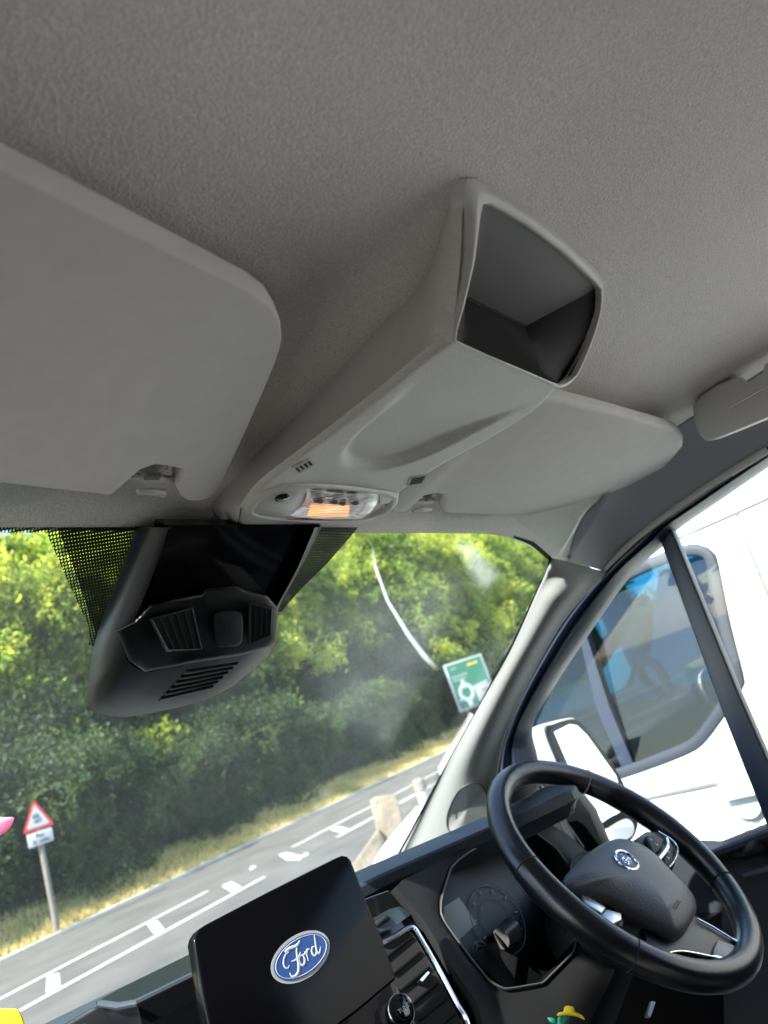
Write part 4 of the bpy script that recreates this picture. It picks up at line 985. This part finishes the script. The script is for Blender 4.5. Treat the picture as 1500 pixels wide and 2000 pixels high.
slab('window_divider', [op(*p, OX+.01) for p in [(1126, 1222), (1138, 1218), (1190, 1380), (1240, 1500), (1218, 1508), (1165, 1385)]], V((.03, 0, 0)), FRAMEB, ov)
# what shows through its glass
TEAL = pm('cab_trim_pale', (.26, .36, .33), .6)
slab('cab_pillar', [op(*p, 2.35) for p in [(1160, 1348), (1172, 1316), (1210, 1258), (1250, 1200), (1268, 1190), (1262, 1225), (1240, 1300), (1222, 1345), (1190, 1362), (1163, 1364)]], V((.05, 0, 0)), TEAL, ov, bevel=.008)
slab('cab_sun_visor', [op(*p, 2.3) for p in [(1160, 1220), (1190, 1175), (1225, 1165), (1232, 1180), (1205, 1225), (1175, 1250)]], V((.02, 0, 0)), TEAL, ov, bevel=.005)
slab('window_sticker', [op(*p, 2.05) for p in [(1240, 1178), (1254, 1160), (1270, 1168), (1258, 1186)]], V((.002, 0, 0)), TEAL, ov)
q = cr([op(*p, 2.25) for p in [(1250, 1298), (1262, 1290), (1282, 1300), (1300, 1330), (1306, 1352)]], 4)
tube('cab_steering_wheel', q, .016, TEAL, ov, seg=10)
tube('cab_steering_wheel', cr([op(*p, 2.25) for p in [(1248, 1300), (1256, 1322), (1280, 1345), (1298, 1358)]], 4), .014, DGREY, ov, seg=10)
slab('cab_dashboard', [op(*p, 2.5) for p in [(1020, 1430), (1120, 1400), (1210, 1365), (1300, 1370), (1400, 1330), (1470, 1400), (1400, 1560), (1100, 1620)]], V((.3, 0, 0)), DARKP, ov, bevel=.01)
slab('cab_interior', [V((3.0, -.6, -.9)), V((3.0, 1.9, -.9)), V((3.0, 1.2, .24)), V((3.0, -.6, .24))], V((.02, 0, 0)), pm('cab_far_side', (.03, .07, .11), .6), ov)
slab('cab_back', [V((1.96, .25, -.9)), V((3.0, .25, -.9)), V((3.0, .25, .22)), V((1.98, .25, .22))], V((0, .02, 0)), DARKP, ov)
# seams, gutter and handle
def seam(name, pts, r=.0035): tube(name, [bodyp(op(*p).y, op(*p).z)+V((-.003, 0, 0)) for p in pts], r*1.6, SEAM, ov, seg=6)
seam('roof_seam', [(1290, 1063), (1335, 1046), (1433, 1003), (1500, 972), (1640, 905)], .003)
seam('door_seam', [(1433, 1003), (1462, 1075), (1500, 1162), (1560, 1300), (1600, 1400)])
hc = op(1446, 1548); he = disc(hc+V((-.008, 0, 0)), V((0, 1, 0)), V((0, 0, 1)), .048, .062, 30)
v, f = domevf(he, V((1, 0, 0)), .0, back=0); 
mk('handle_pocket', *prism([p+V((.0, 0, 0)) for p in he], V((.004, 0, 0))), pm('pocket_paint', (.55, .60, .62), .35), ov, bevel=.002)
slab('door_handle', [hc+V((-.03, .036, .014)), hc+V((-.03, -.055, .014)), hc+V((-.03, -.055, -.006)), hc+V((-.03, .036, -.008))], V((.015, 0, 0)), WHITE, ov, bevel=.004)
for yy in (1.55, -2.0):
    c = V((OX+.14, yy, -H+.33)); tw = []
    rows = [[c+V((x, math.cos(a)*r, math.sin(a)*r)) for a in [2*math.pi*k/40 for k in range(40)]] for x, r in ((-.10, .20), (-.12, .30), (-.08, .33), (.08, .33), (.12, .30), (.10, .2))]
    w = mk('wheel', *loft(rows, closed_u=True, cap=True), RUBBER, ov, angle=50)
    mk('wheel_rim', *domevf(disc(c+V((-.101, 0, 0)), V((0, 1, 0)), V((0, 0, 1)), .2), V((-1, 0, 0)), .02, back=.01), SILV, w)

# ------------------------------------------------------------------ road, verge, ground
er = V((math.sin(rad(76.7)), math.cos(rad(76.7)), 0)); en = V((-er.y, er.x, 0))
def RP(s, D, z=0): return er*s+en*D+V((0, 0, -H+z))
def sD(px, py, z=0):
    p = at(px, py, 'z', -H+z); return p.dot(er), p.dot(en)
ASPH = pm('asphalt', (.058, .055, .050), .85, bump=[(9, .3, .02, 'noise'), (60, .5, .01, 'noise'), (300, .4, .004, 'noise')], var=(1.3, .28))
LAY = pm('layby_surface', (.20, .19, .175), .9, bump=[(40, .4, .01, 'noise')], var=(1.5, .15))
PAINT = pm('road_paint', (.42, .41, .38), .6, bump=[(50, .2, .004, 'noise')], var=(14, .10))
EARTH = pm('dry_ground', (.12, .10, .05), .95, bump=[(12, .8, .05, 'noise')], var=(3, .3))
def structure(o, cat=None): o['kind'] = 'structure'; return o
structure(mk('ground', [V((-300, -300, -H)), V((300, -300, -H)), V((300, 300, -H)), V((-300, 300, -H))], [(0, 1, 2, 3)], EARTH, None, smooth=False))
structure(mk('layby', [RP(-60, -25, .004), RP(90, -25, .004), RP(90, 4.6, .004), RP(-60, 4.6, .004)], [(0, 1, 2, 3)], LAY, None, smooth=False))
structure(mk('road', [RP(-60, 4.6, .006), RP(140, 4.6, .006), RP(140, 13.0, .006), RP(-60, 13.0, .006)], [(0, 1, 2, 3)], ASPH, None, smooth=False))
KERBM = pm('kerb_concrete', (.42, .40, .34), .85, bump=[(30, .3, .01, 'noise')], var=(6, .15))
structure(mk('kerb', *loft([[RP(s, 13.0, .0), RP(s, 13.0, .05), RP(s, 13.12, .06), RP(s, 13.14, .0)] for s in [-60+4*i for i in range(51)]]), KERBM, None, angle=30))
def quad(s0, s1, D0, D1, z=.010): return ([RP(s0, D0, z), RP(s1, D0, z), RP(s1, D1, z), RP(s0, D1, z)], [(0, 1, 2, 3)])
print('line D', sD(37, 1977), sD(500, 1723), sD(0, 1953), sD(410, 1740), sD(0, 1880), sD(105, 1775))
Dn = (sD(100, 1942)[1]+sD(480, 1734)[1])/2; Df = (sD(40, 1931)[1]+sD(300, 1797)[1])/2
sA = sD(516, 1714)[0]; sB = sD(672, 1632)[0]; s_end = sD(411, 1740)[0]; s2 = sD(570, 1656)[0]
lines = [quad(-60, sA, Dn-.055, Dn+.055), quad(sB, 60, Dn-.055, Dn+.055), quad(-60, s_end, Df-.05, Df+.05), quad(s2, 60, Df-.05, Df+.05)]
for q in ([(92, 1907), (115, 1900), (118, 1929), (90, 1939)], [(287, 1805), (307, 1798), (321, 1815), (302, 1825)], [(433, 1730), (452, 1722), (472, 1733), (452, 1742)], [(544, 1669), (560, 1665), (590, 1672), (586, 1679), (560, 1680)], [(644, 1620), (662, 1614), (682, 1619), (666, 1626)]):
    lines.append(([at(*p, 'z', -H+.0104) for p in q], [tuple(range(len(q)))]))
for q in ((494, 1695), (597, 1670)):
    c_ = at(*q, 'z', -H+.012); lines.append(domevf(disc(c_, er, en, .07, .05, 10), V((0, 0, 1)), .03, back=.005, rings=3))
structure(mk('road_markings', *join(*lines), PAINT, None, smooth=False))
# rising bank
def bank(s, D):
    t = sstep((D-13.12)/1.1); return .055+.40*t+.35*max(0, D-14.7)/6+.05*noise.noise(V((s*.7, D*1.3, 0)))*t
NSB = 150
structure(mk('verge', *loft([[RP(-12+.6*i, 13.14+.22*j, bank(-12+.6*i, 13.14+.22*j)) for j in range(12)]+[RP(-12+.6*i, 18+5*j, bank(0, 18)+.4*j) for j in range(5)] for i in range(NSB)]), EARTH, None))
# dry grass on the verge: nobody could count it
gv, gf, gt = [], [], []
rg = random.Random(3)
for k in range(52000):
    s = rg.uniform(-3, 60) if k % 3 else rg.uniform(0, 25); D = 13.1+abs(rg.gauss(0, 1))*.75
    if D > 15.8: continue
    b = RP(s, D, bank(s, D)-.01); hgt = rg.uniform(.05, .17)*(1+.5*(D > 14)); a = rg.uniform(0, 6.28); wdt = rg.uniform(.008, .02)
    lean = V((rg.uniform(-.08, .08), rg.uniform(-.08, .08), 0)); d_ = V((math.cos(a)*wdt, math.sin(a)*wdt, 0))
    i = len(gv); gv += [b-d_, b+d_, b+lean+V((0, 0, hgt))]; gf.append((i, i+1, i+2))
    gr = noise.noise(V((s*.8, D*2, 3)))
    gt.append(min(1, max(0, .35+.9*gr+rg.uniform(-.3, .3)+.25*(D > 14.2))))
grass = mk('grass', gv, gf, leafmat('dry_grass', (.52, .44, .24), (.46, .39, .18), (.24, .25, .08)), None, smooth=False, recalc=False)
at_ = grass.data.attributes.new('tone', 'FLOAT', 'FACE')
for i, t in enumerate(gt): at_.data[i].value = t
tag(grass, kind='stuff'); grass['label'] = 'dry yellow grass along the far verge'; grass['category'] = 'grass'

# ------------------------------------------------------------------ trees and bushes
L_BR = leafmat('leaves_bright', (.06, .11, .018), (.20, .27, .04), (.37, .38, .07))
L_MD = leafmat('leaves_mid', (.045, .09, .014), (.14, .20, .025), (.27, .28, .04))
L_DK = leafmat('leaves_dark', (.012, .028, .010), (.026, .052, .015), (.06, .095, .024))
BARK = pm('bark', (.10, .08, .06), .9, bump=[(14, .8, .03, 'noise')], var=(6, .3))
def leaves(name, blobs, n, size, mat, seed, shell=.55, jit=1.0):
    r = random.Random(seed); vs, fs, tn = [], [], []
    wts = [b[1].x*b[1].y*b[1].z for b in blobs]
    picks = r.choices(range(len(blobs)), wts, k=n)
    btone = [r.uniform(.15, .85) for _ in blobs]
    for k in picks:
        c, rd = blobs[k]
        d = V((r.gauss(0, 1), r.gauss(0, 1), r.gauss(0, 1))).normalized()
        rr = r.uniform(shell, 1.08)**.6
        p = c+V((d.x*rd.x, d.y*rd.y, d.z*rd.z))*rr
        p = p+noise.noise_vector(p*1.6)*.34*jit+noise.noise_vector(p*4.5)*.16*jit
        if noise.noise(p*1.1+V((seed, 0, 0))) < -.38: continue
        a = V((r.gauss(0, 1), r.gauss(0, 1), r.gauss(0, 1)*.8)).normalized(); b = a.cross(V((r.gauss(0, 1), r.gauss(0, 1), r.gauss(0, 1)))).normalized()
        s = size*r.uniform(.55, 1.3); i = len(vs)
        vs += [p-a*s, p+b*s*.42-a*s*.1, p+a*s, p-b*s*.42-a*s*.1]; fs.append((i, i+1, i+2, i+3))
        tn.append(min(1, max(0, btone[k]+.5*noise.noise(p*2.2)+r.uniform(-.25, .25))))
    me_o = (vs, fs, tn); return me_o
def foliage(name, data, mat, parent):
    vs, fs, tn = data
    o = mk(name, [v-OFF for v in vs], fs, mat, parent, smooth=False, recalc=False)
    a = o.data.attributes.new('tone', 'FLOAT', 'FACE'); a.data.foreach_set('value', tn); return o
def make_tree(seed, loc, mat, height, spread, label, nleaf, group):
    r = random.Random(seed)
    t = bpy.data.objects.new('tree', None); S.collection.objects.link(t); t.location = loc; LOC[t.name] = V(loc); tag(t, label, 'tree', group)
    L = V(loc)
    top = L+V((r.uniform(-.4, .4), r.uniform(-.3, .3), height*.8)); parts = []
    path = cr([L-V((0, 0, .2)), L+V((.1, 0, height*.25)), L+V((r.uniform(-.3, .3), .1, height*.5)), top], 5)
    parts.append(tubevf([p-OFF for p in path], [.16*(1-.85*i/len(path))*height/8 for i in range(len(path))], 10))
    blobs = []
    for k in range(30):
        a = r.uniform(0, 6.28); hh = height*r.uniform(.2, .95); q = spread*(1.05-.45*(hh/height))*r.uniform(.35, .95)
        c = L+V((math.cos(a)*q, math.sin(a)*q*.85, hh)); rad_ = spread*r.uniform(.2, .42)
        blobs.append((c, V((rad_, rad_, rad_*.8))))
        b0 = path[min(len(path)-1, int(len(path)*hh/height*.75))]
        parts.append(tubevf([p-OFF for p in cr([b0, b0.lerp(c, .5)+V((0, 0, -.1)), c], 4)], [.05, .045, .04, .035, .03, .025, .02, .014, .01], 6))
    blobs.append((L+V((0, 0, height*.7)), V((spread*.6, spread*.6, height*.3))))
    mk('trunk', *join(*parts), BARK, t)
    foliage('crown', leaves('crown', blobs, nleaf, .088, mat, seed, .35, 1.8), mat, t)
    return t
OW = OFF
protos = []
kinds = [(L_BR, 8.5, 2.4), (L_MD, 8.8, 2.5), (L_BR, 9.2, 2.6)]
GRP = 'trees in the row behind the far verge'
pos = []
rt = random.Random(11)
s = 5.0
while s < 80:
    pos.append((s, 17.4+rt.uniform(-.4, 1.0))); s += rt.uniform(2.2, 3.0)
s = 4
while s < 95:
    pos.append((s, 21.5+rt.uniform(-.8, 1.2))); s += rt.uniform(3.4, 4.4)
for i, (s, D) in enumerate(pos):
    w = RP(s, D, bank(0, 17))+OW
    if i < 3:
        m_, h_, sp_ = kinds[i]; protos.append(make_tree(40+i, w, m_, h_, sp_, 'leafy yellow-green tree in the dense row behind the far verge', 46000, GRP))
    else:
        copy_tree(protos[(i*7+i//3) % 3], w, rz=rt.uniform(0, 6.28), sc=(rt.uniform(.92, 1.12) if D < 19.5 else rt.uniform(1.15, 1.4))*(1+max(0, s-22)*.012))
# bushes of the hedge bottom
GB = 'bushes along the foot of the tree row'
bprotos = []
s = 2.0; i = 0
while s < 80:
    D = 14.55+rt.uniform(-.12, .2); w = RP(s, D, bank(s, D))+OW
    if i < 3:
        r = random.Random(90+i); bl_ = [(w+V((r.uniform(-.9, .9), r.uniform(-.35, .5), r.uniform(.2, 1.9))), V((r.uniform(.45, .8), r.uniform(.35, .6), r.uniform(.4, .75)))) for _ in range(13)]
        b = foliage('bush', leaves('bush', bl_, 24000, .046, L_DK, 90+i, .4), L_DK, None)
        tag(b, 'dark green ivy-like bush at the foot of the tree row', 'bush', GB); bprotos.append((b, b.location-w))
    else:
        b0, off = bprotos[(i*5) % 3]; c = b0.copy(); S.collection.objects.link(c); a = rt.choice((0, math.pi)); k = rt.uniform(.85, 1.25)
        c.rotation_euler = (0, 0, a); c.scale = (k, k, k*rt.uniform(.9, 1.3)); c.location = w+V((off.x*math.cos(a), off.y*math.cos(a), off.z*k*1.05))
    s += rt.uniform(.95, 1.3); i += 1
s = 3.0
while s < 80:
    D = 16.6+rt.uniform(-.2, .5); w = RP(s, D, bank(s, D)+.6)+OW; b0, off = bprotos[int(s*3) % 3]; c = b0.copy(); S.collection.objects.link(c)
    a = rt.choice((0, math.pi)); k = rt.uniform(1.3, 1.7); c.rotation_euler = (0, 0, a); c.scale = (k, k, k*1.25); c.location = w+V((off.x*math.cos(a), off.y*math.cos(a), off.z*k*1.1)); s += rt.uniform(1.5, 2.1)
    c['label'] = 'taller dark bush under the tree crowns, behind the hedge foot'; c['group'] = 'taller bushes behind the hedge foot'
# a lighter shrub standing out on the verge edge
w = at(795, 1440, 't', 1)
tt = 15.0/ray(790, 1480).dot(en); w = ray(790, 1480)*tt; sw0 = w.dot(er); wb = RP(sw0, 15.0, bank(sw0, 15))+OW
r = random.Random(5); bl_ = [(wb+er*r.uniform(-.5, .5)+V((0, r.uniform(-.3, .2), .3+2.4*k/9)), V((.55-.03*k, .5, .4))) for k in range(10)]
b = foliage('shrub', leaves('shrub', bl_, 7000, .06, L_BR, 5, .5), L_MD, None); tag(b, 'pale green upright shrub on the verge between dark bushes', 'shrub')
# far wood closing the view
bl_ = []
r = random.Random(77)
for k in range(260):
    s = r.uniform(-5, 130); bl_.append((RP(s, 27+r.uniform(-1, 3), r.uniform(0, 14+max(0, s)*.10))+OW, V((3.4, 2, 2.8))))
b = foliage('distant_wood', leaves('w', bl_, 150000, .32, L_MD, 77, .5), L_MD, None); tag(b, 'mass of distant wood behind the tree row', 'wood', kind='stuff')

# ------------------------------------------------------------------ signs
RED = pm('sign_red', (.40, .02, .02), .45); WSG = pm('sign_white', (.30, .32, .33), .5); BLK = pm('sign_black', (.015, .015, .015), .5)
GREYM = pm('galvanised_post', (.13, .115, .10), .6, 0, var=(5, .15)); GSG = pm('sign_green', (.02, .12, .07), .45); YSG = pm('sign_yellow', (.75, .42, .02), .5)
fc = -(ray(80, 1620)-V((0, 0, ray(80, 1620).z))).normalized(); fc = (fc*.9+V((-en.x, -en.y, 0))*.3).normalized()
TT = 12.7
ws = empty('warning_sign', at(107, 1782, 't', TT), label='red triangular slippery-road warning sign with a white plate below on a grey post', cat='road sign')
s0 = ray(78, 1620)*TT
def sg(px, py, k=0): return on(px, py, s0, fc)+fc*k
# true geometry: horizontal base, vertical post, measured from the traced corners
hu = V((0, 0, 1)).cross(fc).normalized()
if hu.dot(Rv) < 0: hu = -hu
tl = (sg(44, 1632)+sg(107, 1608))/2; tcx = tl; side = (sg(107, 1608)-sg(44, 1632)).length*.98
topz = (sg(67, 1561)-tl).z
def tri(sc, k, rz=0):
    c = tl+V((0, 0, topz*.36)); P = [tl-hu*side/2, tl+hu*side/2, tl+V((0, 0, topz))]
    P = [c+(p-c)*sc for p in P]; o = []
    for i in range(3):
        a, b, d = P[i-1], P[i], P[(i+1) % 3]
        for q in range(5):
            t = q/4; x = b.lerp(a, .11*sc); y = b.lerp(d, .11*sc); o.append(x*(1-t)**2+b*2*t*(1-t)+y*t*t)
    return [p+fc*k for p in o]
mk('triangle_plate', *prism(tri(1, 0), fc*-.02), RED, ws, smooth=False)
mk('triangle_field', *prism(tri(.74, .002), fc*.003), WSG, ws, smooth=False)
tc_ = tl+V((0, 0, topz*.36)); U_ = side/.63
def sq(x, z, w_, h_, k=.007): return boxvf(tc_+hu*x*U_+V((0, 0, z*U_))+fc*k, w_*U_, .002, h_*U_, hu, fc, V((0, 0, 1)))
car = [sq(-.012, .10, .085, .008), sq(-.055, .082, .008, .04), sq(.030, .082, .008, .04), sq(-.012, .045, .125, .035), sq(-.06, .02, .022, .022), sq(.035, .02, .022, .022)]
for sgn in (-1, 1):
    car.append(tubevf(cr([tc_+hu*((sgn*.035+x)*U_)+V((0, 0, z*U_))+fc*.007 for x, z in ((0, 0), (.05, -.03), (-.03, -.055), (.04, -.085))], 5), .008*U_, 6, flat=.3, upv=fc))
mk('pictogram', *join(*car), BLK, ws)
pc = (sg(60, 1653)+sg(103, 1635)+sg(108, 1647)+sg(63, 1666))/4
pc = tl+V((0, 0, -.26*side/.63))
pw, ph = side*.79, side*.44
mk('plate', *boxvf(tl+V((0, 0, -ph*.55-.02))+fc*.0, pw, .015, ph, hu, fc, V((0, 0, 1))), WSG, ws, bevel=.01)
pcc = tl+V((0, 0, -ph*.55-.02))
text('plate_lettering', 'For', pcc+fc*.010+V((0, 0, ph*.20)), hu, V((0, 0, 1)), ph*.42, BLK, ws, extrude=.001, bold=True)
text('plate_lettering', '\u00bd mile', pcc+fc*.010+V((0, 0, -ph*.20)), hu, V((0, 0, 1)), ph*.42, BLK, ws, extrude=.001, bold=True)
pb = at(107, 1782, 't', TT); pxy = tl+fc*-.06
mk('post', *tubevf([V((pxy.x, pxy.y, pb.z-.25)), V((pxy.x, pxy.y, tl.z+topz*.8))], .05, 12), GREYM, ws)
# direction sign
GT = 29.8
gs0 = ray(915, 1335)*GT; fg = (-(ray(915, 1335)-V((0, 0, ray(915, 1335).z))).normalized()*.55-en*.6).normalized()
gu = V((0, 0, 1)).cross(fg).normalized()
if gu.dot(Rv) < 0: gu = -gu
def gg(px, py): return on(px, py, gs0, fg)
a, b, c, d = gg(872, 1306), gg(934, 1270), gg(901, 1405), gg(968, 1352)
gc = (a+b+c+d)/4; GW = abs((b-a).dot(gu))*1.10; GH = abs(((a+b)/2-(c+d)/2).z)*1.0
print('green sign', GW, GH, gc, 'tri', side, topz)
g_ = empty('direction_sign', V((gc.x, gc.y, -H+.4)), label='large green direction sign with a white roundabout diagram, partly hidden by the pillar', cat='road sign')
gz = V((0, 0, 1))
def gbox(x, z, w_, h_, k, m, name, bev=0): return mk(name, *boxvf(gc+gu*x*GW+gz*z*GH+fg*k, w_*GW, .01, h_*GH, gu, fg, gz), m, g_, bevel=bev)
gbox(0, 0, 1, 1, 0, WSG, 'sign_border', .01); gbox(0, 0, .9, .93, .012, GSG, 'sign_face')
gbox(.24, -.28, .40, .32, .024, WSG, 'white_panel')
text('panel_lettering', 'Hoo', gc+gu*.26*GW-gz*.22*GH+fg*.032, gu, gz, GH*.08, BLK, g_, extrude=.002)
wv = [tubevf([gc+gu*(-.18+.15*math.cos(t))*GW+gz*(-.17+.15*GW/GH*math.sin(t))*GH+fg*.026 for t in [2*math.pi*k/24 for k in range(24)]], .045*GW, 8, closed=True, flat=.15, upv=fg)]
def stk(x0, z0, x1, z1, w_): wv.append(tubevf([gc+gu*x0*GW+gz*z0*GH+fg*.026, gc+gu*x1*GW+gz*z1*GH+fg*.026], w_*GW, 8, flat=.15, upv=fg))
stk(-.18, -.46, -.18, -.27, .06); stk(-.18, -.08, -.18, .10, .05); stk(-.30, -.24, -.42, -.30, .035); stk(-.05, -.12, .40, -.08, .02)
mk('route_diagram', *join(*wv), WSG, g_)
rl = random.Random(4)
wl = []
for (x0, z, n) in ((-.35, .37, 3), (-.38, .20, 7), (-.38, .13, 6)):
    x = x0
    for k in range(n):
        w_ = rl.uniform(.03, .055); wl.append(boxvf(gc+gu*x*GW+gz*(z+rl.uniform(-.004, .004))*GH+fg*.024, w_*GW*.6, .01, .038*GH, gu, fg, gz)); x += w_+.012
mk('place_lettering', *join(*wl), WSG, g_)
mk('route_lettering', *join(*[boxvf(gc+gu*(.08+.055*k)*GW+gz*.36*GH+fg*.024, .034*GW, .01, .04*GH, gu, fg, gz) for k in range(5)]), YSG, g_)
for x in (-.3, .3):
    p = gc+gu*x*GW-fg*.06; mk('post', *tubevf([V((p.x, p.y, -H)), V((p.x, p.y, p.z+GH*.4))], .06, 10), GREYM, g_)

# ------------------------------------------------------------------ weathered post, plank and bollard by the layby edge
WOOD = pm('bleached_wood', (.15, .125, .095), .8, bump=[(20, .6, .02, 'noise')], var=(9, .22))
PT = 6.6
p0 = V((0, 0, 0))+ray(757, 1650)*PT; vw = (ray(757, 1600)-V((0, 0, ray(757, 1600).z))).normalized(); hu2 = V((0, 0, 1)).cross(vw).normalized()
if hu2.dot(Rv) < 0: hu2 = -hu2
def pp(px, py, k=0): return on(px, py, p0, vw)+vw*k
po = slab('timber_post', [pp(722, 1566), pp(733, 1558), pp(775, 1552), pp(783, 1585), pp(792, 1625), pp(800, 1720), pp(748, 1720), pp(740, 1640)], vw*.16, WOOD, None, bevel=.015)
tag(po, 'bleached timber post standing at the near edge of the road', 'post')
pk = slab('timber_plank', [pp(640, 1735, -.3), pp(700, 1668, -.2), pp(738, 1618, -.05), pp(752, 1640, -.05), pp(735, 1690, -.2), pp(720, 1760, -.3)], vw*.06, WOOD, None, bevel=.01)
tag(pk, 'pale timber plank sloping down to the left of the post', 'plank')
bo = empty('marker_bollard', pp(836, 1572, .5), label='white and grey marker bollard right of the timber post', cat='bollard')
bb = ray(828, 1560)*8.2
mk('shaft', *loft([[bb+hu2*(math.cos(a)*r)+vw*(math.sin(a)*r)+V((0, 0, z)) for a in [2*math.pi*k/16 for k in range(16)]] for z, r in ((-.6, .075), (-.05, .07), (-.04, .07), (.10, .065))], closed_u=True, cap=True), WSG, bo)
mk('collar', *loft([[bb+hu2*(math.cos(a)*r)+vw*(math.sin(a)*r)+V((0, 0, z)) for a in [2*math.pi*k/16 for k in range(16)]] for z, r in ((.10, .08), (.20, .08), (.23, .05))], closed_u=True, cap=True), GREYM, bo)
# litter speck on the verge
lt = ray(636, 1556)*(13.6/ray(636, 1556).dot(en)); v, f = domevf(disc(lt, er, V((0, 0, 1)), .10, .085, 12), -en, .05, back=.06)
tag(mk('litter', *[v, f], WSG, None), 'small white piece of litter on the dry verge', 'litter')
